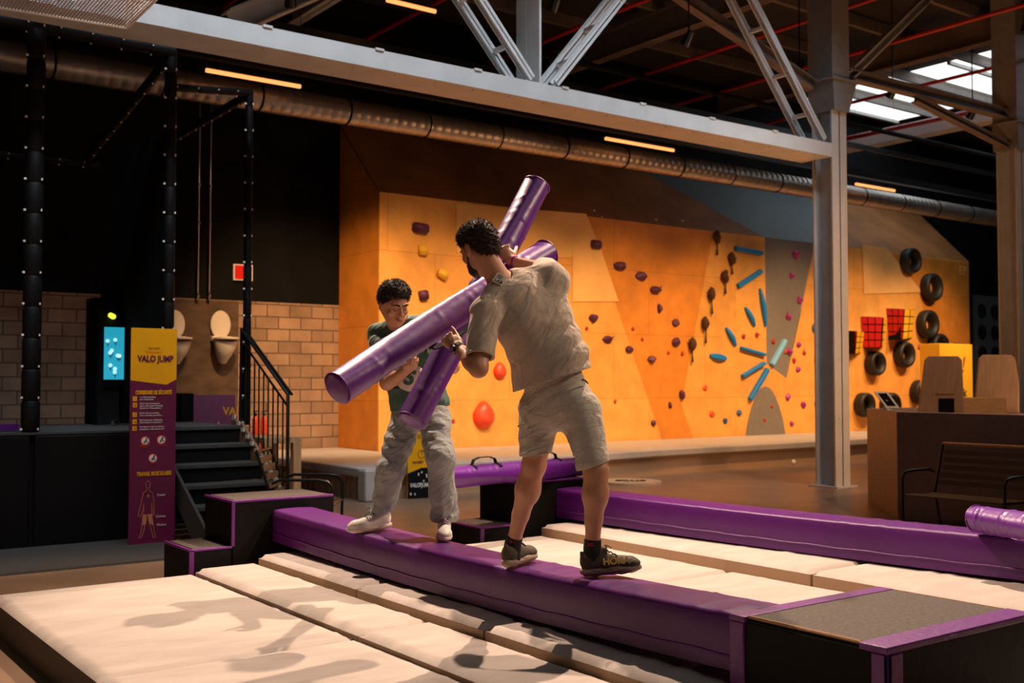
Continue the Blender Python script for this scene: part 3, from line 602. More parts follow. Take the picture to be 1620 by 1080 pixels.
for i in range(9):
    x = rnd.uniform(a.x + .03, 3.57); z = rnd.uniform(zs0 + .05, zs1 - .08); mb.prism([V((x - .02, 12.092, z)), V((x + .025, 12.092, z)), V((x + .005, 12.092, z - .07))], (0, .002, 0)); mb2.tube([(x, 12.088, z), (x, 12.09, z)], .022, 8)
mb.each('screen_shape', M['screendark'], ac); mb2.each('screen_highlight', M['screenlight'], ac)
MB().tube([(3.50, 12.10, ztop - .22), (3.50, 12.2, ztop - .2)], .03, 10).build('marquee_light', mat('yellow_green_lamp', (.7, .8, .1), .5, emit=(.7, .8, .05), estr=1.5), ac)
tag(MB().bar(PZ(178, 669, 1.09), PZ(203, 663, 1.09), .03, .05).build('metal_bar', M['chrome']), 'short grey bar lying on the deck behind the sign', 'bar')
tag(MB().bar(PZ(-8, 676, 1.1), PZ(26, 675, 1.1), .1, .06).build('purple_pad', M['purple2']), 'strip of purple padding on the deck at the left edge', 'pad')
# brown panel, pipes, toilets
YB = 16.7
def B(x, y, off=0): return PY(x, y, YB - off)
a, b = B(272, 472), B(378, 473)
tag(MB().box((a.x, YB + .004, .3), (b.x, YB + .036, a.z)).build('brown_panel', M['brownpanel']), 'dark brown panel on the block wall behind the two toilets', 'panel')
for i, x in enumerate((313, 331)):
    p = B(x, 472, .1); t = thing('wall_pipe', 'thin chrome pipe above the toilets, %s one' % ('left', 'right')[i], 'pipe', (p.x, p.y, p.z))
    MB().tube([p, (p.x, p.y, 8.4)], .014, 8).build('pipe_tube', M['chrome'], t, smooth=True)
    mb = MB()
    for z in (p.z + .02, 4.0, 4.6): mb.tube([(p.x, p.y, z), (p.x, p.y, z + .04)], .028, 8); mb.tube([(p.x, p.y, z + .02), (p.x, YB, z + .02)], .008, 6)
    mb.each('clamp', M['chrome'], t)
for i, (x, lab) in enumerate(((347, 'white wall hung toilet with raised lid, the fully visible one'), (274, 'white wall hung toilet half hidden behind the thin post'))):
    c = B(x, 537, .0); t = thing('toilet', lab, 'toilet', (c.x, YB, c.z - .35))
    n = 20; ring = [V((c.x + .165 * math.cos(6.283 * k / n), YB - .06, c.z + .235 + .225 * math.sin(6.283 * k / n))) for k in range(n)]
    MB().prism(ring, (0, .03, 0)).build('lid', M['ceramic'], t, bevel=.008)
    ring = [V((c.x + .19 * math.cos(6.283 * k / n), YB - .28 + .25 * math.sin(6.283 * k / n), c.z - .01)) for k in range(n)]
    MB().prism(ring, (0, 0, .035)).build('seat', M['ceramic'], t, bevel=.008)
    mb = MB(); pts = [(c.x, YB - .27, c.z - .01), (c.x, YB - .25, c.z - .1), (c.x, YB - .2, c.z - .22), (c.x, YB - .16, c.z - .3), (c.x, YB - .14, c.z - .37)]
    mb.tube(pts, .18, 20, rs=[.18, .17, .13, .09, .06]); mb.build('bowl', M['ceramic'], t, smooth='auto')
    MB().box((c.x - .16, YB - .12, c.z - .03), (c.x + .16, YB - .0, c.z + .05)).build('rear_ledge', M['ceramic'], t, bevel=.01)
# banner and dark box on deck level behind
a, b = PY(306, 625, 14.6), PY(372, 672, 14.6)
t = thing('purple_banner', 'purple banner with orange lettering standing below the toilets', 'banner', ((a.x + b.x) / 2, 14.6, 0))
MB().box((a.x, 14.6, .0), (b.x, 14.64, a.z)).build('banner_cloth', M['maroon'] if 0 else mat('dull_purple_cloth', (.22, .05, .12), .7, noise=.1), t)
text('lettering', 'VALO', .15, (a.x + .42, 14.597, a.z - .27), (1, 0, -.04), (0, 0, 1), M['orange'], t, .002, bold=.004)
MB().prism([V((a.x + .26, 14.597, a.z - .52)), V((a.x + .42, 14.597, a.z - .50)), V((a.x + .36, 14.597, a.z - .36))], (0, .003, 0)).build('triangle_mark', M['orange'], t)
a, b = PY(287, 622, 14.3), PY(306, 672, 14.3)
tag(MB().box((a.x, 14.3, 0), (b.x, 14.6, a.z)).build('black_box', M['black']), 'dark box standing left of the purple banner', 'box')
# red extinguisher sign
a, b = B(386, 418, .03), B(400, 444, .03)
t = thing('fire_sign', 'small red fire equipment sign on the black wall', 'sign', ((a.x + b.x) / 2, YB, b.z))
c_ = a.x - .16
MB().box((c_, YB + .0, b.z), (b.x + .01, YB + .04, a.z)).build('sign_border', M['white'], t)
MB().box((c_ + .02, YB - .008, b.z + .02), (b.x - .01, YB + .0, a.z - .02)).build('sign_face', mat('sign_red', (.7, .01, .01), .4, emit=(.5, .0, .0), estr=.0), t)
mb = MB(); cx = b.x - .1; mb.tube([(cx, YB - .014, b.z + .06), (cx, YB - .014, b.z + .17)], .028, 8); mb.box((cx - .05, YB - .018, b.z + .18), (cx + .03, YB - .01, b.z + .2)); mb.build('extinguisher_symbol', M['white'], t)
# fire extinguishers
for i, (x, lab) in enumerate(((404, 'red fire extinguisher behind the railing, left one'), (417, 'red fire extinguisher behind the railing, right one'))):
    p = PY(x, 690, 15.0); t = thing('fire_extinguisher', lab, 'fire extinguisher', (p.x, 15.0, .42))
    MB().tube([(p.x, 15, .55), (p.x, 15, .6), (p.x, 15, .98), (p.x, 15, 1.03)], .055, 14, rs=[.045, .05, .05, .025]).build('cylinder', M['red'], t, smooth='auto')
    MB().tube([(p.x, 15, 1.03), (p.x, 15, 1.08)], .02, 8).bar((p.x - .04, 15, 1.09), (p.x + .05, 15, 1.11), .02, .015).build('valve_handle', M['blackmetal'], t)
    MB().box((p.x - .06, 14.95, .0), (p.x + .06, 15.07, .55)).build('stand', M['white'], t)
# wooden bench-table
t = thing('wooden_table', 'light wooden table with square legs beside the railing', 'table', (5.5, 12.4, 0))
q = PZ(470, 765, 0.0); zt_ = .76; qx, qy = 5.72, 11.9
p0 = P(468, 700, 13.0)
qx, qy = p0.x, p0.y
MB().box((qx - .42, qy - .05, p0.z + .0), (qx + .06, qy + .75, p0.z + .07)).build('table_top', M['wood'], t, bevel=.005)
for (x, y) in ((qx - 0, qy), (qx - .36, qy), (qx, qy + .65), (qx - .36, qy + .65)): MB().box((x - .05, y - .05, 0), (x + .05, y + .05, p0.z)).build('leg', M['wood'], t, bevel=.004)
# black metal armchair
def armchair(name, label, ox, oy, ang, W_=1.0, group='black metal slatted armchairs'):
    t = thing(name, label, 'chair', (ox, oy, 0), group); R_ = Matrix.Rotation(ang, 3, 'Z')
    T = lambda x, y, z: V((ox, oy, 0)) + R_ @ V((x, y, z)); w = W_ / 2
    for k in range(9):                         # seat slats run sideways, front at y=-.28
        y = -.27 + k * .06; MB().bar(T(-w + .03, y, .42 - .012 * (k > 2)), T(w - .03, y, .42 - .012 * (k > 2)), .045, .014).build('seat_slat', M['slat'], t)
    for k in range(5):
        z = .52 + k * .075; y = .26 + k * .03; MB().bar(T(-w + .06, y, z), T(w - .06, y, z), .016, .05, (0, 0, 1)).build('back_slat', M['slat'], t)
    for s in (-1, 1):
        MB().tube([T(s * w, -.27, 0), T(s * w, -.28, .42), T(s * w, -.28, .58), T(s * w, -.24, .635), T(s * w, -.15, .65), T(s * w, .18, .65), T(s * w, .26, .62)], .014, 8).build('front_leg_and_arm', M['blackmetal'], t, smooth='auto')
        MB().tube([T(s * w * .96, .36, 0), T(s * w * .96, .24, .42), T(s * w * .96, .40, .90)], .014, 8).build('rear_leg', M['blackmetal'], t, smooth='auto')
        MB().tube([T(s * w * .96, -.28, .415), T(s * w * .96, .24, .405)], .012, 8).build('seat_rail', M['blackmetal'], t)
    MB().tube([T(-w * .96, .40, .90), T(w * .96, .40, .90)], .016, 8).build('top_rail', M['wood'] if 'right' in label or 'desk' in label else M['blackmetal'], t, smooth='auto')
    return t
M['slat'] = mat('dark_slat', (.17, .115, .07), .4, metal=.2)
armchair('metal_armchair', 'black slatted metal armchair in front of the brown reception desk', 9.72, 5.85, math.radians(-90), 1.05)
armchair('metal_armchair', 'black slatted metal armchair behind the stepped box at the stairs', 4.42, 9.2, math.radians(54), .60)
# ------------------------------------------------------------------ SAFETY SIGN
YS = 10.25
a = PY(203, 865, YS); b = PY(276, 855, YS)
sx0, sx1 = a.x, b.x; H = 2.03; sw = sx1 - sx0
sg = thing('safety_sign', 'tall purple and yellow board with trampoline safety rules beside the stairs', 'sign', ((sx0 + sx1) / 2, YS, .02))
MB().box((sx0, YS, .02), (sx1, YS + .02, H)).build('board', M['maroon'], sg)
M['signyellow'] = mat('sign_yellow', (.90, .42, .0), .45)
MB().prism([V((sx0, YS - .003, 1.54)), V((sx0 + sw * .78, YS - .003, 1.50)), V((sx1, YS - .003, 1.55)), V((sx1, YS - .003, H)), V((sx0, YS - .003, H))], (0, .003, 0)).build('yellow_header', M['signyellow'], sg)
def stx(s, size, u, z, m, al='LEFT', sx=1, bold=0, nm='lettering'): text(nm, s, size, (sx0 + sw * u, YS - .006, z), (1, 0, 0), (0, 0, 1), m, sg, .001, al, sx=sx, bold=bold)
MP = mat('sign_dark_purple', (.10, .005, .05), .5); MWt = mat('sign_white', (.8, .75, .72), .5)
stx('VALO JUMP', .082, .53, 1.715, MP, 'CENTER', .80, .003, 'title_lettering'); stx('LASER GAME', .026, .5, 1.80, M['orange'], 'CENTER'); stx('VALO PARK', .02, .5, 1.835, MP, 'CENTER')
stx('CONSIGNES DE SÉCURITÉ', .052, .5, 1.41, M['signyellow'], 'CENTER', .56, .002)
rules = [(1.378, '1 seule personne\npar trampoline'), (1.318, 'Retire tes chaussures\n(sans elles pour l\'instant)\nGarde tes chaussettes !'), (1.228, 'Retire de tes poches\nclés, monnaie, portable…'), (1.163, 'Ne mange pas. Retire-le,\nchewing-gum, bonbons !'), (1.10, 'Ne dépasse pas tes limites\nphysiques, mais amuse-toi !')]
for i, (z, s) in enumerate(rules):
    stx(s, .022, .2, z, MWt, 'LEFT', .98)
    MB().box((sx0 + sw * .055, YS - .006, z - .03), (sx0 + sw * .14, YS, z + .014)).build('number_tile', M['signyellow'], sg)
    text('number', str(i + 1), .036, (sx0 + sw * .098, YS - .009, z - .02), (1, 0, 0), (0, 0, 1), MP, sg, .001, 'CENTER')
for (u, z) in ((.33, .975), (.68, .98), (.50, .81)):
    cx = sx0 + sw * u; MB().tube([(cx, YS - .005, z), (cx, YS - .001, z)], .042, 20).build('prohibition_ring', M['red'], sg)
    MB().tube([(cx, YS - .007, z), (cx, YS - .004, z)], .035, 20).build('white_disc', MWt, sg)
    mb = MB(); mb.bar((cx - .014, YS - .009, z - .02), (cx + .008, YS - .009, z + .014), .004, .009); mb.bar((cx + .008, YS - .009, z), (cx + .02, YS - .009, z - .016), .004, .007); mb.tube([(cx + .012, YS - .01, z + .022), (cx + .012, YS - .008, z + .022)], .008, 8); mb.build('figure_symbol', M['black'], sg)
stx('INTERDIT AUX\nENFANTS', .014, .33, .925, M['red'], 'CENTER'); stx('NE PAS COURIR', .014, .68, .925, M['red'], 'CENTER'); stx('INTERDIT', .014, .50, .757, M['red'], 'CENTER')
stx('TRAVAIL MUSCULAIRE', .052, .53, .65, M['signyellow'], 'CENTER', .62, .002)
def fig(pts, nm, m=None, r=.0028):
    MB().tube([(sx0 + sw * u, YS - .004, z) for u, z in pts], r, 6).build(nm, m or M['figline'], sg)
M['figline'] = mat('sign_line_brown', (.55, .22, .12), .5)
fig([(.40 + .045 * math.cos(a), .565 + .035 * math.sin(a)) for a in np.linspace(-1.2, 4.3, 14)], 'figure_outline')
fig([(.38, .53), (.375, .51), (.30, .49), (.27, .42), (.22, .33), (.19, .28), (.24, .27), (.29, .33), (.32, .39), (.315, .32), (.29, .26), (.28, .18), (.26, .12), (.22, .075), (.27, .075), (.31, .12), (.34, .18), (.38, .25)], 'figure_outline')
fig([(.42, .53), (.43, .51), (.50, .49), (.53, .42), (.54, .33), (.54, .28), (.50, .28), (.49, .35), (.485, .40), (.49, .32), (.50, .26), (.53, .18), (.55, .12), (.58, .07), (.53, .065), (.50, .12), (.46, .18), (.41, .25)], 'figure_outline')
for uu in ((.30, .385, .36, .315), (.40, .385, .49, .43)):
    a_, b_ = uu[0], uu[1]; MB().prism([V((sx0 + sw * u, YS - .004, z)) for u, z in (((.305, .29), (.39, .29), (.37, .20), (.295, .19)) if uu[0] < .35 else ((.40, .29), (.49, .29), (.52, .19), (.45, .20)))], (0, .003, 0)).build('highlighted_thigh', M['figline'], sg)
MB().prism([V((sx0 + sw * u, YS - .004, z)) for u, z in ((.41, .445), (.385, .465), (.40, .475), (.41, .465), (.42, .475), (.44, .465))], (0, .003, 0)).build('heart_mark', M['figline'], sg)
stx('Coeur', .03, .60, .455, MWt, sx=1); stx('Cuisses', .03, .58, .255, MWt, sx=1); stx('Mollets', .03, .60, .175, MWt, sx=1)
# ================================================================== BALANCE ARENA
def padbox(mb, a, b, mi=0): mb.box(a, b, mi)
# landing mats
def landmat(name, label, x0, x1, y0, y1, z1, wr=0, seed=0, group='grey beige landing mats around the balance beams', rx0=0):
    t = thing(name, label, 'mat', ((x0 + x1) / 2, (y0 + y1) / 2, 0), group)
    nx, ny = max(8, int((x1 - x0) / .035)), max(8, int((y1 - y0) / .035)); rnd = random.Random(seed)
    folds = [(rnd.uniform(y0 + .15, y1 - .15), rnd.uniform(-.25, .25), rnd.uniform(.003, .0075), rnd.uniform(.02, .045), rnd.uniform(0, 6)) for _ in range(12)]
    vs_ = []; fs = []; c = .03
    for i in range(nx + 1):
        for j in range(ny + 1):
            x = x0 + (x1 - x0) * i / nx; y = y0 + (y1 - y0) * j / ny
            e = min(x - x0, x1 - x, y - y0, y1 - y); z = z1 - (max(0, c - e) ** 2) / c * .9
            if e > 0:
                for (fy, sl, am, wd_, ph) in folds:
                    d = (y - (fy + sl * (x - x0) + .03 * math.sin(3 * x + ph))) / wd_
                    z += wr * am * math.exp(-d * d) * min(1, e / .1) * (.5 + .5 * math.sin(2.2 * x + ph))
            z += .006 * math.sin(2.1 * x + seed) * math.sin(1.7 * y + seed) * min(1, e / .2)
            vs_.append((x, y, z))
    for i in range(nx):
        for j in range(ny): a = i * (ny + 1) + j; fs.append((a, a + ny + 1, a + ny + 2, a + 1))
    mb = MB(); mb.add(vs_, fs); o = mb.build('top_cover', M['matfab'], t, smooth=True)
    mb = MB(); g = .006
    for (p, q) in (((x0, y0), (x1, y0)), ((x1, y0), (x1, y1)), ((x1, y1), (x0, y1)), ((x0, y1), (x0, y0))):
        mb.add([(p[0], p[1], 0), (q[0], q[1], 0), (q[0], q[1], z1 - .028), (p[0], p[1], z1 - .028)], [(0, 1, 2, 3)])
    mb.build('side_walls', M['matdark'] if x0 < 2 else M['matside'], t)
    if seed % 2 == 0:
        mb = MB(); mb.tube([(x1 - .004, y0 + .03, z1 - .022), (x1 - .004, y1 - .03, z1 - .022)], .009, 6); mb.build('zip_piping', M['matdark'], t)
    return t
xA, xB, xC = 1.42, 2.72, 3.17
ys_ = [7.42, 5.06, 2.76, .5]
nm = ['rear', 'middle', 'front']
for j in range(3):
    y1, y0 = ys_[j], ys_[j + 1]
    landmat('landing_mat', 'grey beige landing mat with black side, %s one of the outer left row' % ['back', 'front', 'unseen nearest'][j], xA, xB - .006, y0 + .005, y1 - .005, .20, 3.0, 2 * j)
    landmat('landing_mat', 'narrow grey beige landing mat, %s one between outer row and near beam' % ['back', 'front', 'unseen nearest'][j], xB + .006, xC, y0 + .005, y1 - .005, .232, 2.4, 2 * j + 1)
# raised mats under the near beam
for j, (y1, y0, w_) in enumerate(((7.35, 5.9, 'back'), (5.88, 4.55, 'second from the back'), (4.53, 3.1, 'third from the back'))):
    landmat('raised_mat', 'thicker pale mat under the near purple beam, %s' % w_, xC - .01, 4.05, y0, y1, .297, 1.4, 10 + 2 * j + 1, 'thicker pale mats under the near beam')
for j, (y1, y0) in enumerate(((7.45, 5.3), (5.28, 3.1), (3.08, .8))):
    landmat('landing_mat', 'grey beige landing mat between the two beams, near side, %s' % ['back', 'middle', 'nearest'][j], 4.06 if j < 2 else 4.4, 4.92, y0, y1, .20, 2.0, 20 + 2 * j)
    landmat('landing_mat', 'grey beige landing mat between the two beams, far side, %s' % ['back', 'middle', 'nearest'][j], 4.93, 5.80, y0, y1, .20, 2.0, 30 + 2 * j + 1)
for j, (y1, y0) in enumerate(((7.45, 4.6), (4.58, 1.6))):
    landmat('raised_mat', 'thicker pale mat under the far purple beam, %s' % ['back one', 'front one'][j], 5.79, 6.95, y0, y1, .297, 1.2, 41 + 2 * j, 'thicker pale mats under the far beam')
# beams
def beam(name, label, p0, p1, w, h, sag, ztop):
    p0, p1 = V(p0), V(p1); d = (p1 - p0); L = d.length; d.normalize(); r = V((d.y, -d.x, 0)); n = 150
    t = thing(name, label, 'balance beam', (p0 + p1) / 2 - V((0, 0, h + sag)))
    mb = MB(); rnd = random.Random(5); ring_n = None
    prof = []                                  # cross-section, clockwise, (side, up)
    c = .018
    m_ = 10
    prof = [(-w / 2, -h), (-w / 2, -h * .78), (-w / 2, -h * .5), (-w / 2, -c), (-w / 2 + c * .4, -c * .3), (-w / 2 + c, 0)] + [(-w / 2 + c + (w - 2 * c) * k / m_, .006 * math.sin(math.pi * k / m_)) for k in range(1, m_)] + [(w / 2 - c, 0), (w / 2 - c * .4, -c * .3), (w / 2, -c), (w / 2, -h * .5), (w / 2, -h * .78), (w / 2, -h)]
    N_ = len(prof); wr = [(rnd.uniform(0, L), rnd.uniform(-.35, .35), rnd.uniform(.002, .005), rnd.uniform(.012, .03), rnd.uniform(-.8, .8)) for _ in range(46)]
    for i in range(n + 1):
        u = i / n; q = p0 + d * (L * u); s = -sag * math.sin(math.pi * u)
        for k, (a, b) in enumerate(prof):
            o = 0
            if b > -.03:
                for (wy, wa, am, wd_, sl) in wr:
                    e = (L * u - wy - sl * a) / wd_; o += am * math.exp(-e * e) * math.exp(-((a - wa * w) / (w * .45)) ** 2)
            mb.v.append(q + r * a + V((0, 0, ztop + b + s + o)))
    for i in range(n):
        for k in range(N_): a0 = i * N_ + k; a1 = i * N_ + (k + 1) % N_; mb.f.append((a0, a1, a1 + N_, a0 + N_)); mb.mi.append(0)
    mb.f += [tuple(range(N_)), tuple(n * N_ + k for k in range(N_))]; mb.mi += [0, 0]
    mb.build('padded_cover', M['beampurple'], t, smooth='auto')
    # seam piping along the sides
    for sgn in (-1, 1):
        mb = MB(); mb.tube([p0 + d * (L * i / 40) + r * sgn * (w / 2 + .002) + V((0, 0, ztop - h * .74 - sag * math.sin(math.pi * i / 40) + .003 * math.sin(i * 1.7))) for i in range(41)], .006, 6); mb.build('seam_piping', M['purple2'], t, smooth=True)
    return t
beam('balance_beam', 'near long purple padded beam the two men stand on', (3.525, 7.562, 0), (3.525, 3.05, 0), .33, .23, .035, .58)
q0 = PZ(855, 770, .58); q1 = PZ(1640, 853, .58); dq = (q1 - q0).normalized(); rq = V((dq.y, -dq.x, 0)); 
if rq.x < 0: rq = -rq
q0.z = q1.z = 0
beam('balance_beam', 'far long purple padded beam with a purple roll on its near end', q0 + rq * .165 + dq * .10, q1 + rq * .165 + dq * .4, .33, .25, .02, .58)
# stepped boxes at the far ends
def stepbox(name, label, bx0, bx1, sx0_, y0, y1, hz, hs):
    t = thing(name, label, 'stepped box', ((sx0_ + bx1) / 2, (y0 + y1) / 2, 0), 'black stepped padded boxes at the beam ends'); e = .028
    MB().box((bx0, y0, 0), (bx1, y1, hz)).build('tall_block', M['blackvinyl'], t, bevel=.012)
    MB().box((sx0_, y0, 0), (bx0 - .002, y1, hs)).build('step_block', M['blackvinyl'], t, bevel=.012)
    MB().box((bx0 + .03, y0 + .035, hz), (bx1 - .03, y1 - .03, hz + .006)).build('tread_cover', M['antislip'], t)
    MB().box((sx0_ + .03, y0 + .035, hs), (bx0 - .02, y1 - .03, hs + .006)).build('tread_cover', M['antislip'], t)
    mb = MB(); mb.box((bx0 + .0, y0 - .004, hz - .012), (bx1, y0 + .032, hz + .005)); mb.box((bx0 - .004, y0, hz - .012), (bx0 + .02, y1, hz + .005)); mb.box((bx0 - .004, y0 - .004, hs), (bx0 + .02, y0 + .012, hz))
    mb.box((sx0_, y0 - .004, hs - .012), (bx0, y0 + .032, hs + .005)); mb.box((sx0_ - .004, y0, hs - .012), (sx0_ + .02, y1, hs + .005)); mb.box((sx0_ - .004, y0 - .004, .0), (sx0_ + .03, y0 + .012, hs))
    mb.each('purple_edge', M['purple2'], t, bevel=.003); return t
stepbox('stepped_box', 'black stepped padded box at the far left end of the near beam', 3.05, 3.86, 2.74, 7.57, 8.12, .66, .335)
stepbox('stepped_box', 'black stepped padded box at the far end of the far beam', 5.60, 6.38, 5.24, 7.57, 8.12, .66, .30)
t = thing('end_box', 'large black padded box with purple edges at the near end of the beam', 'box', (3.84, 2.7, 0))
MB().box((3.355, 2.335, 0), (4.34, 3.06, .57)).build('box_body', M['blackvinyl'], t, bevel=.012)
MB().box((3.37, 2.45, .57), (4.33, 2.98, .582)).build('top_cover', M['antislip'], t)
mb = MB(); mb.box((3.34, 2.98, .56), (4.34, 3.065, .585)); mb.box((3.35, 2.33, .56), (4.345, 2.45, .587)); mb.box((3.345, 2.99, 0), (3.38, 3.066, .56)); mb.box((3.35, 2.328, 0), (3.375, 2.40, .56)); mb.box((3.35, 2.328, 0), (3.44, 2.35, .56))
mb.each('purple_edge', M['purple2'], t, bevel=.005)
mb = MB().tube([(3.365, 2.45, .583), (3.365, 2.98, .583)], .006, 6); mb.build('front_piping', M['wood'], t)
# black base plate by the left box
tag(MB().box((2.62, 7.66, .0), (2.80, 8.3, .025)).build('floor_plate', M['antislip'], bevel=.004), 'flat dark plate on the floor left of the stepped box', 'plate')
# padded bats and rolls
def bat(name, label, a, b, r, handles, cat='padded bat', wrinkle=True, seed=1, group=None):
    a, b = V(a), V(b); L = (b - a).length; d = (b - a) / L; t = thing(name, label, cat, (a + b) / 2, group)
    up = V((0, 0, 1)); s = d.cross(up).normalized(); u = s.cross(d).normalized(); n = 130; m_ = 32; rnd = random.Random(seed); mb = MB()
    wr = [(rnd.uniform(.08, .92) * L, rnd.uniform(0, 6.28), rnd.uniform(.002, .0055), rnd.uniform(.005, .010), rnd.uniform(-.25, .25)) for _ in range(60)]
    ends = [(0, .0), (.0, .80), (.004, .93), (.012, 1.0)]
    zs = [(q[0], q[1]) for q in ends] + [(L * i / n, 1) for i in range(1, n)] + [(L - q[0], q[1]) for q in ends[::-1]]
    zs[0] = (-.004, .02); zs[-1] = (L + .004, .02)
    for (q, k) in zs:
        for j in range(m_):
            an = 2 * math.pi * j / m_; rr = r * k
            if k == 1 and wrinkle:
                for (wq, wa, am, wd_, sl) in wr:
                    da = (an - wa + math.pi) % (2 * math.pi) - math.pi; e = (q - wq - sl * da * .1) / wd_
                    if abs(e) < 3: rr += am * math.exp(-e * e) * math.exp(-(da / .75) ** 2)
                rr += .004 * math.sin(3 * an + q * 4) + .0025 * math.exp(-(((an - 2.6 + math.pi) % 6.283 - math.pi) / .18) ** 2) * (1 + math.sin(q * 260))
            mb.v.append(a + d * q + (s * math.cos(an) + u * math.sin(an)) * rr)
    K = len(zs)
    for i in range(K - 1):
        for j in range(m_): a0 = i * m_ + j; a1 = i * m_ + (j + 1) % m_; mb.f.append((a0, a1, a1 + m_, a0 + m_)); mb.mi.append(0)
    mb.f += [tuple(range(m_)), tuple((K - 1) * m_ + j for j in range(m_))]; mb.mi += [0, 0]
    mb.build('padded_tube', M['purple'], t, smooth='auto')
    for (q, c) in ((.014, a), (L - .014, a)):
        p = a + d * q; k = 24; mb = MB(); ringp = [p + (s * math.cos(6.2832 * j / k) + u * math.sin(6.2832 * j / k)) * (r + .001) for j in range(k + 1)]; mb.tube(ringp, .004, 5); mb.build('end_piping', M['purple2'], t, smooth=True)
    for (q, an, hl) in handles:                # loop handles: position along, angle round, length
        o = s * math.cos(an) + u * math.sin(an); p = a + d * q; hh = .062
        pts = [p - d * hl / 2 + o * (r - .01), p - d * hl * .42 + o * (r + hh * .7), p - d * hl * .2 + o * (r + hh), p + d * hl * .2 + o * (r + hh), p + d * hl * .42 + o * (r + hh * .7), p + d * hl / 2 + o * (r - .01)]
        mb = MB(); w = d.cross(o)
        for i in range(len(pts) - 1): mb.bar(pts[i], pts[i + 1], .032, .006, o)
        mb.build('handle_strap', M['strap'], t)
        for e in (-1, 1):
            c0 = p + d * e * hl / 2; pp = [c0 + (o * math.cos(x) + w * math.sin(x)) * (r + .004) for x in np.linspace(-.75, .75, 9)]
            mb = MB()
            for i in range(8): mb.bar(pp[i], pp[i + 1], .03, .004, (pp[i] - c0).normalized())
            mb.build('webbing_patch', M['strap'], t)
    return t
M['strap'] = mat('black_webbing', (.010, .009, .010), .8, bump=.4, bscale=90, spec=.1)
BAT_R = .081
A0, A1 = P(531, 616, 5.15), P(866, 399, 6.28)
B0, B1 = P(651, 668, 5.85), P(851, 290, 6.55)
bat('padded_bat', 'long purple padded bat held level between the men, its near end at the left', A0, A1, BAT_R, [(.50 * (A1 - A0).length, -1.9, .42)], seed=3, group=None)
bat('padded_bat', 'long purple padded bat raised steeply behind the man in beige', B0, B1, BAT_R, [(.66 * (B1 - B0).length, 2.6, .26)], seed=8)
r0, r1 = P(705, 764, 8.75), P(917, 742, 10.0)
r0.z = r1.z = .66 + .006 + .088
bat('padded_roll', 'purple padded roll with two black strap handles lying on the far stepped box', r0, r1, .085, [(.26 * (r1 - r0).length, 1.57, .3), (.72 * (r1 - r0).length, 1.57, .3)], 'padded roll', seed=4)
c0 = P(1542, 820, 6.85); e0 = P(1700, 838, 6.15); c0.z = e0.z = .58 + .09
bat('padded_roll', 'purple padded roll lying on the near end of the far beam at the right edge', c0, e0, .083, [], 'padded roll', seed=6)
# yellow totem behind the man in jeans
q = PZ(645, 789, 0); q2 = PZ(688, 787, 0)
t = thing('folding_sign', 'yellow floor sign with black patterned foot behind the man in jeans', 'sign', (q.x + .2, q.y, 0))
ux = (q2 - q).normalized(); nn = V((ux.y, -ux.x, 0)); 
if nn.dot(FW) > 0: nn = -nn
hgt = 1.0
MB().prism([q, q2, q2 + V((0, 0, hgt)), q + V((0, 0, hgt))], -nn * .03).build('sign_board', M['signyellow'], t)
w_ = (q2 - q).length; f0 = q + nn * .004
MB().prism([f0, f0 + ux * w_, f0 + ux * w_ + V((0, 0, .40)), f0 + ux * w_ * .5 + V((0, 0, .40)), f0 + V((0, 0, .33))], -nn * .003).build('black_footer', M['black'], t)
rnd = random.Random(2); mb = MB()
for i in range(12): c = f0 + nn * .002 + ux * rnd.uniform(.03, w_ - .04) + V((0, 0, rnd.uniform(.04, .33))); e = ux * rnd.uniform(-.03, .03) + V((0, 0, rnd.uniform(.02, .05))); mb.bar(c, c + e, .018, .003, nn)
mb.each('pattern_mark', M['white'], t)
text('lettering', 'VALO JUMP', .075, q + nn * .008 + ux * .03 + V((0, 0, .15)), ux, (0, 0, 1), M['white'], t, .001, sx=.72, bold=.002); text('lettering', 'OUVERT', .04, q + nn * .006 + ux * .06 + V((0, 0, .46)), ux, (0, 0, 1), MP, t, .001, bold=.001)
text('lettering', 'HORAIRES\n10h - 20h', .035, q + nn * .006 + ux * .05 + V((0, 0, .82)), ux, (0, 0, 1), M['girder'], t, .001)
cc = q + nn * .006 + ux * w_ * .5 + V((0, 0, .58)); MB().tube([cc + (ux * math.cos(a_) + V((0, 0, 1)) * math.sin(a_)) * .05 for a_ in np.linspace(0, 6.2832, 21)], .004, 5).bar(cc, cc + V((0, 0, .03)), .004, .003, nn).bar(cc, cc + ux * .02, .004, .003, nn).build('clock_symbol', M['girder'], t)
# round board on the floor
c = PZ(998, 764, .0); t = thing('round_board', 'round pale wooden board with dark swirl lettering on the floor', 'board', (c.x, c.y, 0))
M['paleboard'] = mat('pale_board', (.62, .42, .24), .5, noise=.1)
MB().tube([c + V((0, 0, .0)), c + V((0, 0, .035))], .46, 48).build('disc', M['paleboard'], t, smooth='auto')
mb = MB()
for k, (ox, rr) in enumerate(((-.18, .05), (-.07, .07), (.06, .06), (.17, .05))): mb.tube([c + RT * (ox + rr * math.cos(a_)) + FW * (rr * 1.3 * math.sin(a_)) + V((0, 0, .037)) for a_ in np.linspace(k, k + 5.2, 14)], .009, 5)
mb.each('swirl_letter', M['black'], t)
for (x, y, lab) in ((1255, 731, 'small white ball on the floor left of the tall column'), (1362, 722, 'small white ball right of the tall column')):
    p = PZ(x, y + 4, 0); mb = MB(); mb.tube([(p.x, p.y, 0), (p.x, p.y, .015), (p.x, p.y, .05), (p.x, p.y, .085), (p.x, p.y, .1)], .05, 12, rs=[.02, .04, .05, .035, .01]); tag(mb.build('small_ball', M['white'], smooth=True), lab, 'ball')
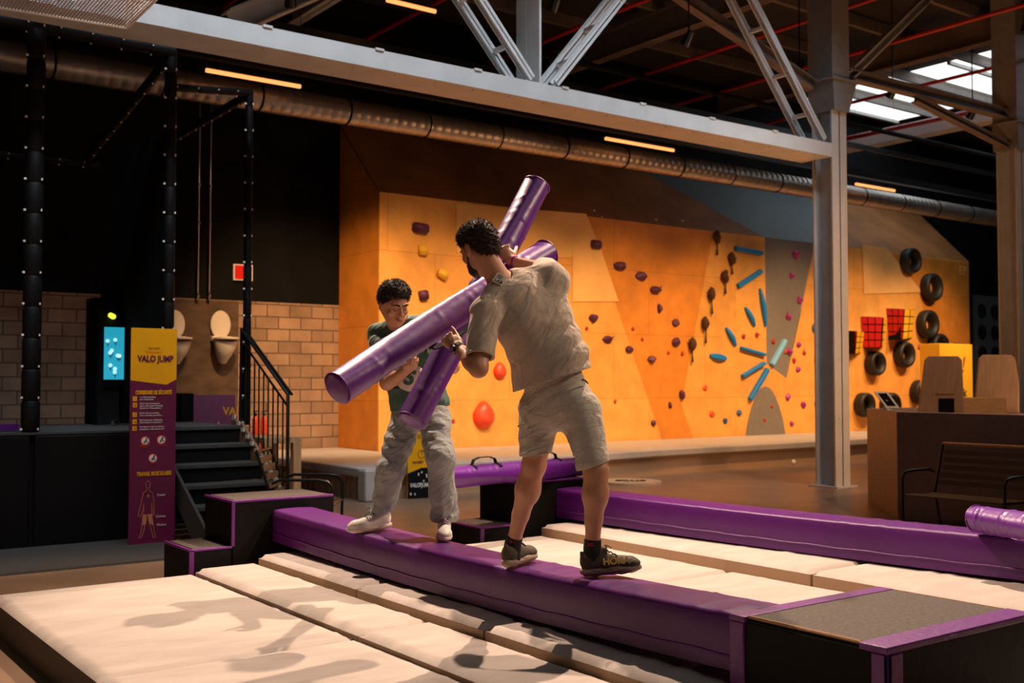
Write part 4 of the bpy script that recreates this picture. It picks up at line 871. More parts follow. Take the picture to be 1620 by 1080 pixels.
# ------------------------------------------------------------------ RECEPTION DESK
dsk = thing('reception_desk', 'dark brown reception desk with a slanted corner at the right', 'desk', (11.8, 6, 0))
poly = [(10.72, 2.5), (10.72, 7.3), (11.85, 8.5), (13.2, 8.5), (13.2, 8.3), (11.95, 8.3), (10.95, 7.2), (10.95, 2.5)]
MB().prism([V((x, y, 0)) for x, y in poly], (0, 0, 1.19)).build('front_panel', M['desk'], dsk, bevel=.004)
MB().prism([V((x, y, 1.10)) for x, y in [(10.95, 2.5), (10.95, 7.2), (11.95, 8.3), (13.2, 8.3), (13.2, 2.5)]], (0, 0, .035)).build('worktop', M['wood2'], dsk)
M['boardwood'] = mat('grey_brown_board', (.46, .31, .22), .5, noise=.12, nscale=4, stretch=(6, 6, 1))
def board(name, label, x0, x1, x2, x3, yb, yt, Z, slot=True):
    # trapezium board facing the camera side: bottom x0..x1, top x2..x3
    pl = [P(x0, yb, Z), P(x1, yb, Z), P(x1, yb - (yb - yt) * .5, Z), P(x3, yt + 6, Z), P(x3 - 6, yt, Z), P(x2 + 6, yt, Z), P(x2, yt + 6, Z)]
    t = thing(name, label, 'seat back', (pl[0] + pl[1]) / 2, 'wooden board seat backs over the desk')
    zb = 1.14
    for p in pl[:2]: p.z = zb
    MB().prism(pl, FW * .04).build('wooden_board', M['boardwood'], t, bevel=.004)
    if slot:
        w = [P(x0 + (x1 - x0) * .45, yb - 22, Z - .005), P(x0 + (x1 - x0) * .80, yb - 22, Z - .005), P(x0 + (x1 - x0) * .80, yb, Z - .005), P(x0 + (x1 - x0) * .45, yb, Z - .005)]
        for p in w[2:]: p.z = zb
        MB().prism(w, FW * .004).build('hand_slot', M['black'], t)
        w = [P(x0 + (x1 - x0) * .38, yb - 32, Z - .005), P(x0 + (x1 - x0) * .80, yb - 32, Z - .005), P(x0 + (x1 - x0) * .80, yb - 29, Z - .005), P(x0 + (x1 - x0) * .38, yb - 29, Z - .005)]; MB().prism(w, FW * .004).build('brass_plate', M['wood'], t)
board('seat_back', 'grey brown wooden board with a dark slot over the desk, left one', 1453, 1524, 1464, 1522, 652, 563, 12.9)
board('seat_back', 'reddish brown wooden board over the desk, right one', 1542, 1612, 1550, 1606, 652, 561, 13.6, False)
p = [P(1525, 652, 13.2), P(1592, 652, 13.2), P(1592, 629, 13.2), P(1525, 629, 13.2)]; p[0].z = p[1].z = 1.14
tag(MB().prism(p, FW * .3).build('wooden_box', mat('pale_wood_box', (.62, .40, .22), .5, noise=.15, nscale=5, stretch=(1, 1, 8))), 'pale wooden box on the desk between the two board backs', 'box')
t = thing('tablet', 'white card terminal tilted on its stand at the left end of the desk', 'tablet', PZ(1405, 645, 1.19))
c = P(1403, 632, 13.05); ux = (RT * .9 + FW * .1).normalized(); uy = (V((0, 0, 1)) * .75 + FW * .35 - RT * .45).normalized(); nn = ux.cross(uy).normalized()
if nn.dot(FW) > 0: nn = -nn
def tabp(w, h, o): return [c + ux * sx * w + uy * sy * h + nn * o for sx, sy in ((-1, -1), (1, -1), (1, 1), (-1, 1))]
MB().prism(tabp(.085, .125, 0), -nn * .015).build('casing', M['white'], t, bevel=.004); MB().prism(tabp(.055, .095, .002), -nn * .003).build('display', M['black'], t)
c2 = V((c.x, c.y, 1.19)); MB().tube([c2 - RT * .03, c - nn * .01], .02, 10).box(c2 + V((-.08, -.06, 0)), c2 + V((.08, .06, .012))).build('stand', M['white'], t)
p = PZ(1456, 647, 1.19); tag(MB().tube([p, p + V((0, 0, .02)), p + V((0, 0, .04))], .05, 14, rs=[.05, .05, .03]).build('desk_bell', mat('bright_white', (.9, .9, .85), .2), smooth='auto'), 'small bright white round object on the desk rim', 'button')
# wire cage at the top left with a lit screen above
t = thing('wire_cage', 'wire mesh cage hanging at the top left corner', 'cage', PZ(120, 10, 4.2))
k = PZ(201, 44, 4.2); l = PZ(238, 8, 4.2); u1 = (l - k); u2 = PZ(0, 12, 4.2) - k; mb = MB()
for i in range(27): f = i / 26; mb.tube([k + u1 * f * 1.6, k + u1 * f * 1.6 + u2 * 1.5], .004, 4)
for i in range(60): f = i / 59; mb.tube([k + u2 * f * 1.5, k + u2 * f * 1.5 + u1 * 1.6], .004, 4)
for i in range(8): f = i / 7; mb.tube([k + u1 * f * 1.6, k + u1 * f * 1.6 + V((0, 0, .6))], .005, 4)
for i in range(1, 5): mb.tube([k + V((0, 0, i * .15)), k + u1 * 1.6 + V((0, 0, i * .15))], .005, 4)
mb.build('wire_mesh', mat('pale_wire', (.30, .24, .23), .5), t)
MB().tube([k, k + u1 * 1.6], .012, 6).tube([k, k + u2 * 1.5], .012, 6).tube([k, k + V((0, 0, .6))], .012, 6).build('cage_frame', M['white'], t)
tl = thing('cage_screen', 'lit screen inside the wire cage at the top left', 'screen', k + u1 * .5 + u2 * .5 + V((0, 0, .2)))
c = k + u1 * .9 + u2 * .55 + V((0, 0, .22)); MB().prism([c, c + u2 * .25, c + u2 * .25 + u1 * .6, c + u1 * .6], (0, 0, .04)).build('screen_face', M['screen'], tl)
# ================================================================== PEOPLE: smooth distance-field bodies turned into meshes
class Field:
    def __init__(s, lo, hi, h):
        s.lo = np.array(lo, dtype=np.float32); s.h = h; s.n = np.ceil((np.array(hi) - s.lo) / h).astype(int) + 1
        s.F = np.full(tuple(s.n), .5, np.float32)
    def sub(s, lo, hi):
        a = np.maximum(0, np.floor((np.array(lo) - s.lo) / s.h).astype(int)); b = np.minimum(s.n, np.ceil((np.array(hi) - s.lo) / s.h).astype(int) + 1)
        if (b <= a).any(): return None, None
        sl = tuple(slice(i, j) for i, j in zip(a, b))
        ax = [s.lo[i] + s.h * np.arange(a[i], b[i], dtype=np.float32) for i in range(3)]
        return sl, (ax[0][:, None, None], ax[1][None, :, None], ax[2][None, None, :])
    def comb(s, sl, d, k, op):
        F = s.F[sl]
        if op == 'add':
            if k > 0: e = np.maximum(k - np.abs(F - d), 0) / k; s.F[sl] = np.minimum(F, d) - e * e * k * .25
            else: s.F[sl] = np.minimum(F, d)
        elif op == 'cut':
            if k > 0: e = np.maximum(k - np.abs(F + d), 0) / k; s.F[sl] = np.maximum(F, -d) + e * e * k * .25
            else: s.F[sl] = np.maximum(F, -d)
    def cone(s, a, b, ra, rb, k=.02, op='add', flat=None):
        a = np.array(a, np.float32); b = np.array(b, np.float32); R = max(ra, rb) + k + 3 * s.h + .01
        sl, g = s.sub(np.minimum(a, b) - R, np.maximum(a, b) + R)
        if sl is None: return
        ba = b - a; L2 = float(ba @ ba) + 1e-9; px, py, pz = g[0] - a[0], g[1] - a[1], g[2] - a[2]
        t = np.clip((px * ba[0] + py * ba[1] + pz * ba[2]) / L2, 0, 1)
        qx, qy, qz = px - t * ba[0], py - t * ba[1], pz - t * ba[2]
        if flat is not None:                   # flat = (direction, factor): squash the section along a direction
            f = np.array(flat[0], np.float32); f /= np.linalg.norm(f); dt = qx * f[0] + qy * f[1] + qz * f[2]; w = flat[1] - 1
            qx, qy, qz = qx + f[0] * dt * w, qy + f[1] * dt * w, qz + f[2] * dt * w
        d = np.sqrt(qx * qx + qy * qy + qz * qz) - (ra + (rb - ra) * t)
        if flat is not None and flat[1] > 1: d = d / (1 + .5 * (flat[1] - 1))
        s.comb(sl, d.astype(np.float32), k, op)
    def ell(s, c, r, R=None, k=.02, op='add'):
        c = np.array(c, np.float32); r = np.array(r, np.float32); m = float(r.max()) + k + 3 * s.h + .01
        sl, g = s.sub(c - m, c + m)
        if sl is None: return
        p = [g[i] - c[i] for i in range(3)]
        if R is not None: p = [p[0] * R[j][0] + p[1] * R[j][1] + p[2] * R[j][2] for j in range(3)]   # rows of R are the ellipsoid's axes
        k0 = np.sqrt((p[0] / r[0]) ** 2 + (p[1] / r[1]) ** 2 + (p[2] / r[2]) ** 2)
        k1 = np.sqrt((p[0] / r[0] ** 2) ** 2 + (p[1] / r[1] ** 2) ** 2 + (p[2] / r[2] ** 2) ** 2) + 1e-6
        s.comb(sl, (k0 * (k0 - 1) / k1).astype(np.float32), k, op)
    def loft(s, stations, k=.02, op='add', p=2.0):
        # stations: (centre, half width, half depth, width axis); elliptical sections blended along the line
        for (c0, w0, d0, x0), (c1, w1, d1, x1) in zip(stations[:-1], stations[1:]):
            c0 = np.array(c0, np.float32); c1 = np.array(c1, np.float32); ax = c1 - c0; L = float(np.linalg.norm(ax)); ax = ax / L
            x0 = np.array(x0, np.float32); x1 = np.array(x1, np.float32)
            R = max(w0, w1, d0, d1) + k + 3 * s.h + .01; sl, g = s.sub(np.minimum(c0, c1) - R, np.maximum(c0, c1) + R)
            if sl is None: continue
            px, py, pz = g[0] - c0[0], g[1] - c0[1], g[2] - c0[2]
            tt = (px * ax[0] + py * ax[1] + pz * ax[2]); t = np.clip(tt / L, 0, 1)
            ex = [x0[i] * (1 - t) + x1[i] * t for i in range(3)]
            dp = ex[0] * ax[0] + ex[1] * ax[1] + ex[2] * ax[2]; ex = [ex[i] - dp * ax[i] for i in range(3)]; nn = np.sqrt(ex[0] ** 2 + ex[1] ** 2 + ex[2] ** 2) + 1e-6; ex = [e / nn for e in ex]
            qx, qy, qz = px - t * L * ax[0], py - t * L * ax[1], pz - t * L * ax[2]
            u = qx * ex[0] + qy * ex[1] + qz * ex[2]; over = tt - t * L
            vx = (ax[1] * ex[2] - ax[2] * ex[1]); vy = (ax[2] * ex[0] - ax[0] * ex[2]); vz = (ax[0] * ex[1] - ax[1] * ex[0])
            v = qx * vx + qy * vy + qz * vz
            w = w0 + (w1 - w0) * t; dd = d0 + (d1 - d0) * t; m = np.minimum(w, dd)
            k0 = np.sqrt((np.abs(u) / w) ** 2 + (np.abs(v) / dd) ** 2 + (over / m) ** 2)
            k1 = np.sqrt((u / w ** 2) ** 2 + (v / dd ** 2) ** 2 + (over / m ** 2) ** 2) + 1e-6
            s.comb(sl, (k0 * (k0 - 1) / k1).astype(np.float32), k, op)
    def plane(s, p, n, lo=None, hi=None, rnd=0):       # keep the side the normal points away from
        p = np.array(p, np.float32); n = np.array(n, np.float32); n /= np.linalg.norm(n)
        sl, g = s.sub(s.lo if lo is None else lo, (s.lo + s.h * s.n) if hi is None else hi)
        if sl is None: return
        d = (g[0] - p[0]) * n[0] + (g[1] - p[1]) * n[1] + (g[2] - p[2]) * n[2]
        s.F[sl] = np.maximum(s.F[sl], d)
    def noise(s, fn, lo=None, hi=None):
        sl, g = s.sub(s.lo if lo is None else lo, (s.lo + s.h * s.n) if hi is None else hi); s.F[sl] += fn(*g).astype(np.float32)
    def mesh(s, name, m, parent=None, smooth_it=2, base=None):
        F = s.F; S_ = F < 0; n = F.shape
        cnt = np.zeros((n[0] - 1, n[1] - 1, n[2] - 1), np.int8)
        for i in (0, 1):
            for j in (0, 1):
                for k in (0, 1): cnt += S_[i:n[0] - 1 + i, j:n[1] - 1 + j, k:n[2] - 1 + k]
        I, J, K = np.nonzero((cnt > 0) & (cnt < 8)); idx = -np.ones(cnt.shape, np.int32); idx[I, J, K] = np.arange(len(I))
        acc = np.zeros((len(I), 3)); num = np.zeros(len(I))
        cs = [(i, j, k) for i in (0, 1) for j in (0, 1) for k in (0, 1)]
        for a in cs:
            for ax in range(3):
                if a[ax]: continue
                b = list(a); b[ax] = 1; fa = F[I + a[0], J + a[1], K + a[2]]; fb = F[I + b[0], J + b[1], K + b[2]]; cr = (fa < 0) != (fb < 0)
                t = np.where(cr, fa / np.where(cr, fa - fb, 1), 0); p = np.tile(np.array(a, float), (len(I), 1)); p[:, ax] = t
                acc += p * cr[:, None]; num += cr
        v = acc / num[:, None] + np.stack([I, J, K], 1)
        quads = []
        for ax in range(3):
            o1, o2 = [(1, 2), (2, 0), (0, 1)][ax]
            A = [slice(1, -1)] * 3; A[ax] = slice(0, -1); B_ = [slice(1, -1)] * 3; B_[ax] = slice(1, None)
            sa = S_[tuple(A)]; sb = S_[tuple(B_)]; Q = np.stack(np.nonzero(sa != sb), 1); 
            if not len(Q): continue
            fl = sa[Q[:, 0], Q[:, 1], Q[:, 2]]; off = np.ones(3, int); off[ax] = 0; Q = Q + off
            def cell(d1, d2): q = Q.copy(); q[:, o1] -= d1; q[:, o2] -= d2; return idx[q[:, 0], q[:, 1], q[:, 2]]
            q = np.stack([cell(1, 1), cell(0, 1), cell(0, 0), cell(1, 0)], 1); q[~fl] = q[~fl][:, ::-1]; quads.append(q)
        q = np.concatenate(quads); q = q[(q >= 0).all(1)]
        E = np.concatenate([q[:, [0, 1]], q[:, [1, 2]], q[:, [2, 3]], q[:, [3, 0]]])
        for _ in range(smooth_it):
            ac = np.zeros_like(v); nn = np.zeros(len(v))
            for c in range(3): ac[:, c] = np.bincount(E[:, 0], v[E[:, 1], c], len(v)) + np.bincount(E[:, 1], v[E[:, 0], c], len(v))
            nn = np.bincount(E[:, 0], minlength=len(v)) + np.bincount(E[:, 1], minlength=len(v)); v = v * .5 + .5 * ac / np.maximum(nn, 1)[:, None]
        v = v * s.h + s.lo; b = WL[parent.name] if parent is not None else (V(base) if base is not None else V((0, 0, 0)))
        v = v - np.array(b); me = bpy.data.meshes.new(name); me.vertices.add(len(v)); me.vertices.foreach_set('co', v.astype(np.float32).ravel())
        me.loops.add(len(q) * 4); me.loops.foreach_set('vertex_index', q.astype(np.int32).ravel()); me.polygons.add(len(q)); me.polygons.foreach_set('loop_start', np.arange(0, len(q) * 4, 4, dtype=np.int32))
        me.update(calc_edges=True); me.validate(); me.polygons.foreach_set('use_smooth', [True] * len(me.polygons)); me.materials.append(m)
        o = bpy.data.objects.new(name, me); COL.objects.link(o); WL[o.name] = V(b)
        if parent is not None: o.parent = parent
        else: o.location = b
        return o
def basis(f, u):                                # forward, up -> (side, forward, up)
    f = V(f).normalized(); u = V(u); u = (u - f * u.dot(f)).normalized(); return f.cross(u).normalized(), f, u
def head(F, c, f, u, sc=1.0, k=.012, ears=True):
    # c: centre of the skull, f: where the nose points, s: the figure's right
    s_, f, u = basis(f, u); R = [tuple(s_), tuple(f), tuple(u)]; L = lambda x, y, z: tuple(V(c) + (s_ * x + f * y + u * z) * sc)
    r = lambda *a: tuple(q * sc for q in a)
    F.ell(L(0, -.012, .022), r(.074, .094, .088), R, k * 2)                # skull
    F.ell(L(0, .030, -.022), r(.062, .062, .078), R, .03)                  # face block
    F.ell(L(0, .045, -.075), r(.046, .045, .036), R, .03)                  # jaw
    F.ell(L(0, .074, -.103), r(.022, .018, .016), R, .02)                  # chin
    for a in (-1, 1):
        F.cone(L(a * .060, .0, -.045), L(a * .030, .058, -.098), .014, .014, .03)   # jaw line
        F.ell(L(a * .040, .066, -.028), r(.022, .016, .018), R, .018)      # cheekbone
        F.cone(L(a * .012, .090, .022), L(a * .046, .078, .020), .009, .007, .012)  # brow
        F.ell(L(a * .031, .093, .002), r(.017, .012, .011), R, .006, 'cut')  # eye socket
        F.ell(L(a * .031, .078, .001), r(.0135, .0125, .0115), R, .003)    # eyeball with lids
        F.cone(L(a * .020, .092, -.002), L(a * .043, .084, -.004), .003, .003, .004)
        if ears:
            F.ell(L(a * .077, -.008, -.012), r(.008, .020, .031), R, .006); F.ell(L(a * .087, -.004, -.008), r(.007, .009, .016), R, .003, 'cut')
            F.cone(L(a * .079, .004, -.030), L(a * .078, .006, -.04), .007, .006, .005)
    F.cone(L(0, .094, .012), L(0, .112, -.026), .007, .0105, .008)         # nose
    for a in (-1, 1): F.ell(L(a * .011, .104, -.031), r(.008, .009, .007), R, .005)
    F.cone(L(-.020, .088, -.060), L(.020, .088, -.060), .0075, .0075, .008); F.ell(L(0, .096, -.056), r(.016, .006, .0055), R, .005); F.ell(L(0, .095, -.067), r(.015, .007, .006), R, .005)
    F.cone(L(-.021, .100, -.0615), L(.021, .100, -.0615), .0022, .0022, .002, 'cut')
    return L, R
def hand(F, wrist, d, back, side, curl=(.9, 1.0, .7), sc=1.0, spread=.06, thumb=None, index=None, tw=(.75, .75)):
    # d: direction from wrist to knuckles, back: normal of the back of the hand, side: +1 or -1, where the thumb is
    d = V(d).normalized(); b = V(back); b = (b - d * b.dot(d)).normalized(); t = d.cross(b).normalized() * side; w = V(wrist); R = [tuple(t), tuple(d), tuple(b)]
    F.ell(tuple(w + d * .045 * sc), (.034 * sc, .050 * sc, .0155 * sc), R, .012)
    F.cone(tuple(w), tuple(w + d * .03 * sc), .023 * sc, .021 * sc, .02, flat=(tuple(b), 1.35))
    F.ell(tuple(w + d * .03 * sc + t * .022 * sc - b * .008 * sc), (.020 * sc, .030 * sc, .016 * sc), R, .012)
    lens = [(.043, .026, .021), (.047, .030, .023), (.044, .028, .022), (.034, .021, .019)]
    for i in range(4):
        o = .027 - .018 * i; p = w + (d * (.086 - .004 * abs(i - 1)) + t * o) * sc; cu = curl if not (i == 0 and index) else index; a = 0; dr = d + t * (o * spread * 20 * .3); dr.normalize(); r = .0088 - .0006 * (i == 3)
        F.ell(tuple(p + b * .003), (.0095 * sc,) * 3, None, .008)
        for q in range(3):
            a += cu[q]; dd = (dr * math.cos(a) - b * math.sin(a)).normalized(); e = p + dd * lens[i][q] * sc; r2 = r * .92
            F.cone(tuple(p), tuple(e), r * sc, r2 * sc, .004); p = e; r = r2
    th = thumb or (.55, .35, .3); p = w + (d * .028 + t * .030 - b * .008) * sc; dd = (t * tw[0] + d * tw[1] - b * th[0]).normalized()
    e = p + dd * .036 * sc; F.cone(tuple(p), tuple(e), .0135 * sc, .0105 * sc, .010); dd2 = (dd - b * th[1] + d * .35).normalized(); e2 = e + dd2 * .030 * sc; F.cone(tuple(e), tuple(e2), .0105 * sc, .0095 * sc, .004)
    dd3 = (dd2 - b * th[2]).normalized(); F.cone(tuple(e2), tuple(e2 + dd3 * .022 * sc), .0095 * sc, .008 * sc, .004)
def sn(x, y, z, a, b, c, ph=0): return np.sin(a * x + b * y + c * z + ph)
def strands(src, n, L, m, parent, seed, up=.3, r=.0013, comb=(0, 0, 0)):
    rnd = random.Random(seed); vs_ = src.data.vertices; base = WL[parent.name]; mb = MB()
    for _ in range(n):
        v = vs_[rnd.randrange(len(vs_))]; p = v.co + base; nn = v.normal.copy(); d = (nn + V((rnd.uniform(-.6, .6), rnd.uniform(-.6, .6), rnd.uniform(-.3, .6) + up)) + V(comb)).normalized(); l = L * rnd.uniform(.6, 1.2)
        b_ = (d + V((rnd.uniform(-.5, .5), rnd.uniform(-.5, .5), -.35))).normalized(); mb.tube([p - nn * .004, p + d * l * .5, p + d * l * .5 + b_ * l * .5], r, 3, cap=False, rs=[r * 1.6, r, r * .3])
    return mb.build('hair_strands', m, parent, smooth=True)
skin = mat('skin_tanned', (.50, .24, .14), .5, noise=.08, nscale=6, bump=.08, bscale=60); skin.node_tree.nodes['Principled BSDF'].inputs['Subsurface Weight'].default_value = .08; skin.node_tree.nodes['Principled BSDF'].inputs['Subsurface Radius'].default_value = (.02, .008, .004)
skin2 = mat('skin_light', (.47, .23, .13), .5, noise=.07, nscale=6, bump=.08, bscale=60); skin2.node_tree.nodes['Principled BSDF'].inputs['Subsurface Weight'].default_value = .08; skin2.node_tree.nodes['Principled BSDF'].inputs['Subsurface Radius'].default_value = (.02, .008, .004)
hairm = mat('dark_brown_hair', (.018, .009, .005), .6, spec=.3, col2=(.05, .026, .013), nscale=40, bump=1.0, bscale=55, stretch=(1, 1, 2.0))
hairm2 = mat('black_hair', (.008, .006, .005), .65, col2=(.024, .016, .011), nscale=50, bump=.8, bscale=60, spec=.25)
tee = mat('heather_beige_cotton', (.39, .305, .24), .9, col2=(.52, .42, .335), nscale=220, bump=.35, bscale=260, sheen=.2)
def fold_bump(m, D, sc, strength, dist, seed=0):   # long creases running along D
    nt = m.node_tree; D = V(D).normalized(); N_ = D.cross(FW).normalized(); Mx = Matrix((D, N_, D.cross(N_)))
    tc = nt.nodes.new('ShaderNodeTexCoord'); r_ = nt.nodes.new('ShaderNodeMapping'); r_.inputs['Rotation'].default_value = Mx.to_euler(); s_ = nt.nodes.new('ShaderNodeMapping'); s_.inputs['Scale'].default_value = sc; s_.inputs['Location'].default_value = (seed, seed, 0)
    nt.links.new(tc.outputs['Object'], r_.inputs[0]); nt.links.new(r_.outputs[0], s_.inputs[0]); n_ = nt.nodes.new('ShaderNodeTexNoise'); n_.inputs['Scale'].default_value = 1; n_.inputs['Detail'].default_value = 2.5; n_.inputs['Distortion'].default_value = .35; nt.links.new(s_.outputs[0], n_.inputs[0])
    bp = nt.nodes.new('ShaderNodeBump'); bp.inputs['Strength'].default_value = strength; bp.inputs['Distance'].default_value = dist; nt.links.new(n_.outputs[0], bp.inputs['Height'])
    old = [n for n in nt.nodes if n.type == 'BUMP' and n != bp]
    if old: nt.links.new(bp.outputs[0], old[0].inputs['Normal'])
    else: nt.links.new(bp.outputs[0], nt.nodes['Principled BSDF'].inputs['Normal'])
fold_bump(tee, RT * .62 + V((0, 0, .78)), (2.8, 14, 14), 1.0, .042)
shortm = mat('grey_beige_twill', (.46, .42, .36), .8, noise=.06, nscale=30, bump=.25, bscale=200)
fold_bump(shortm, RT * .85 + V((0, 0, .42)), (5, 30, 30), 1.0, .016)
green = mat('dark_green_jersey', (.045, .11, .085), .75, noise=.15, nscale=5, bump=.3, bscale=150, sheen=.1)
jeans = mat('washed_grey_denim', (.22, .245, .255), .85, col2=(.33, .35, .355), nscale=7, bump=.35, bscale=180)
fold_bump(green, RT * .5 + V((0, 0, .85)), (4, 18, 18), 1.0, .03); fold_bump(jeans, RT * .8 + V((0, 0, .5)), (6, 22, 22), 1.0, .03)
sockm = mat('black_sock', (.012, .011, .012), .9, bump=.4, bscale=200)
shoe_dark = mat('olive_mesh_shoe', (.05, .04, .024), .75, col2=(.085, .068, .04), nscale=60, bump=.5, bscale=120)
sole_tan = mat('tan_foam_sole', (.45, .34, .23), .7, col2=(.33, .24, .15), nscale=30, bump=.3, bscale=60, stretch=(1, 1, 5))
shoe_white = mat('white_leather_shoe', (.66, .62, .58), .5, bump=.15, bscale=60)
sole_white = mat('cream_foam_sole', (.66, .56, .46), .6, bump=.2, bscale=60)
lace_y = mat('dark_lace', (.02, .015, .015), .7); logo_y = mat('yellow_print', (.85, .6, .15), .5); redpr = mat('red_knit', (.5, .02, .03), .8)
def shoe(name, parent, ankle, toe_dir, ground, L=.29, um=None, sm=None, tilt=0, roll=0, sc=1.0, lacem=None):
    # ankle: xy position over the heel; ground: height of the sole's underside
    d = V(toe_dir); d.z = 0; d.normalize(); s_ = V((d.y, -d.x, 0)); u = V((0, 0, 1))
    q = Matrix.Rotation(tilt, 3, s_) @ Matrix.Rotation(roll, 3, d); d, s_, u = q @ d, q @ s_, q @ u
    o = V((ankle[0], ankle[1], ground)); L_ = lambda x, y, z: tuple(o + (d * x + s_ * y + u * z) * sc); R = [tuple(d), tuple(s_), tuple(u)]
    lo = np.array(o) - .42; hi = np.array(o) + .42
    F = Field(lo, hi, .0042)
    F.ell(L_(-.005, 0, .075), (.050, .038, .040), R, .02); F.cone(L_(-.01, 0, .05), L_(.19, 0, .045), .040, .036, .02); F.ell(L_(.175, .004, .045), (.070, .046, .028), R, .02)
    F.cone(L_(.02, 0, .085), L_(.15, 0, .055), .034, .026, .02); F.cone(L_(-.03, 0, .07), L_(-.045, 0, .115), .024, .010, .012); F.cone(L_(.045, 0, .10), L_(.065, 0, .118), .028, .020, .012)
    F.plane(L_(0, 0, .028), tuple(-u))
    F.ell(L_(.004, 0, .135), (.036, .026, .040), R, .004, 'cut')
    up = F.mesh('shoe_upper', um, parent, 2)
    F = Field(lo, hi, .0042)
    F.ell(L_(-.0, 0, .024), (.062, .043, .030), R, .03); F.ell(L_(.085, .0, .022), (.09, .040, .024), R, .03); F.ell(L_(.165, .005, .024), (.085, .050, .026), R, .03)
    F.plane(L_(0, 0, 0), tuple(-u)); F.plane(L_(0, 0, .042), tuple(u))
    F.noise(lambda x, y, z: -.0016 * np.sin(((x - o.x) * u.x + (y - o.y) * u.y + (z - o.z) * u.z) * 420 + 6 * np.sin(((x - o.x) * d.x + (y - o.y) * d.y) * 20)))
    F.mesh('shoe_sole', sm, parent, 1)
    mb = MB()
    for i in range(5): x = .075 + i * .019; z = .118 - i * .0115; mb.tube([L_(x, -.024, z - .006), L_(x + .006, 0, z + .003), L_(x + .012, .024, z - .006)], .0032, 6)
    mb.tube([L_(.07, .0, .122), L_(.075, -.02, .142), L_(.09, -.035, .128)], .0026, 6); mb.tube([L_(.07, .0, .122), L_(.08, .02, .146), L_(.10, .03, .132)], .0026, 6)
    mb.build('laces', lacem or lace_y, parent, smooth=True)
    return L_, d, s_, u
# ------------------------------------------------------------------ MAN IN BEIGE (back to the camera)
nearman = thing('person', 'man in beige T-shirt and light shorts seen from behind, gripping a purple bat', 'person', P(880, 905, 5.5))
J = dict(
 ra=P(937, 868, 5.40), rk=P(943, 745, 5.37), rh=P(914, 652, 5.47),
 la=P(811, 862, 5.74), lk=P(845, 735, 5.60), lh=P(857, 650, 5.56),
 pel=P(882, 628, 5.50), waist=P(868, 572, 5.50), chest=P(838, 502, 5.52), neck=P(797, 446, 5.50),
 ls=P(768, 494, 5.38), le=P(757, 582, 5.27), lw=P(724, 549, 5.42),
 rs=P(868, 437, 5.60), re=P(862, 428, 5.92), rw=P(808, 412, 5.99), head=P(757, 389, 5.46))
J = {k: V(v) for k, v in J.items()}
xs_ = [v.x for v in J.values()]; ys2 = [v.y for v in J.values()]
F = Field((min(xs_) - .3, min(ys2) - .3, .5), (max(xs_) + .3, max(ys2) + .3, 2.42), .0048)
t3 = lambda v: tuple(v)
HF = (FW * .74 - RT * .56 - V((0, 0, .42)))     # the nose points left, away and down
HU = V((0, 0, 1)) * .92 - RT * .18 + FW * .05
hc = J['head'] + V((0, 0, -.005))
HL, HR = head(F, hc, HF, HU, 1.06)
F.cone(t3(J['neck'] + V((0, 0, -.03))), t3(hc + (V(HL(0, -.02, -.05)) - hc)), .064, .055, .03)
# torso, arms, legs
tw = (J['rs'] - J['ls']).normalized(); hw = (J['rh'] - J['lh']).normalized()
F.loft([(t3(J['neck'] - V((0, 0, .03))), .10, .06, t3(tw)), (t3(J['chest']), .17, .105, t3(tw)), (t3(J['waist']), .145, .10, t3(hw)), (t3(J['pel']), .155, .11, t3(hw))], .04)
def limb(F, a, b, c, r0, r1, r2, r3, k=.03, calf=None):
    F.cone(t3(a), t3(b), r0, r1, k); F.cone(t3(b), t3(c), r2, r3, .02)
for s_ in 'lr': F.cone(t3(J['chest'].lerp(J[s_ + 's'], .5)), t3(J[s_ + 's']), .055, .055, .03)
F.cone(t3(J['ls']), t3(J['le']), .054, .044, .03); F.cone(t3(J['le']), t3(J['le'].lerp(J['lw'], .3)), .046, .046, .02); F.cone(t3(J['le'].lerp(J['lw'], .3)), t3(J['lw']), .044, .028, .02)
F.cone(t3(J['rs']), t3(J['re']), .056, .044, .03); F.cone(t3(J['re']), t3(J['rw']), .044, .027, .02)
cf = -FW                                          # towards the camera: the calves bulge this way
for s_ in 'lr':
    h_, k_, a_ = J[s_ + 'h'], J[s_ + 'k'], J[s_ + 'a']
    F.cone(t3(h_), t3(k_), .088, .058, .04); F.ell(t3(k_), (.057, .057, .058), None, .02)
    F.cone(t3(k_), t3(k_.lerp(a_, .30) + cf * .010), .053, .060, .03); F.cone(t3(k_.lerp(a_, .30) + cf * .010), t3(k_.lerp(a_, .62)), .060, .043, .03); F.cone(t3(k_.lerp(a_, .62)), t3(a_), .043, .034, .02)
    F.ell(t3(k_.lerp(a_, .26) + cf * .014 + RT * .014), (.040, .040, .085), None, .03); F.ell(t3(k_.lerp(a_, .24) + cf * .014 - RT * .012), (.036, .036, .075), None, .03)
    F.cone(t3(a_), t3(a_ - V((0, 0, .055))), .034, .036, .02)
hand(F, t3(J['lw']), P(700, 528, 5.48) - J['lw'], (-FW * .75 - RT * .2 + V((0, 0, .3))), 1, (1.15, 1.25, .8), 1.05, thumb=(.1, .0, .0), tw=(.35, .95))
hand(F, t3(J['rw']), P(796, 391, 6.02) - J['rw'], (-FW * .9 + RT * .1), 1, (1.15, 1.25, .8), 1.05)
F.mesh('body', skin, nearman, 2)
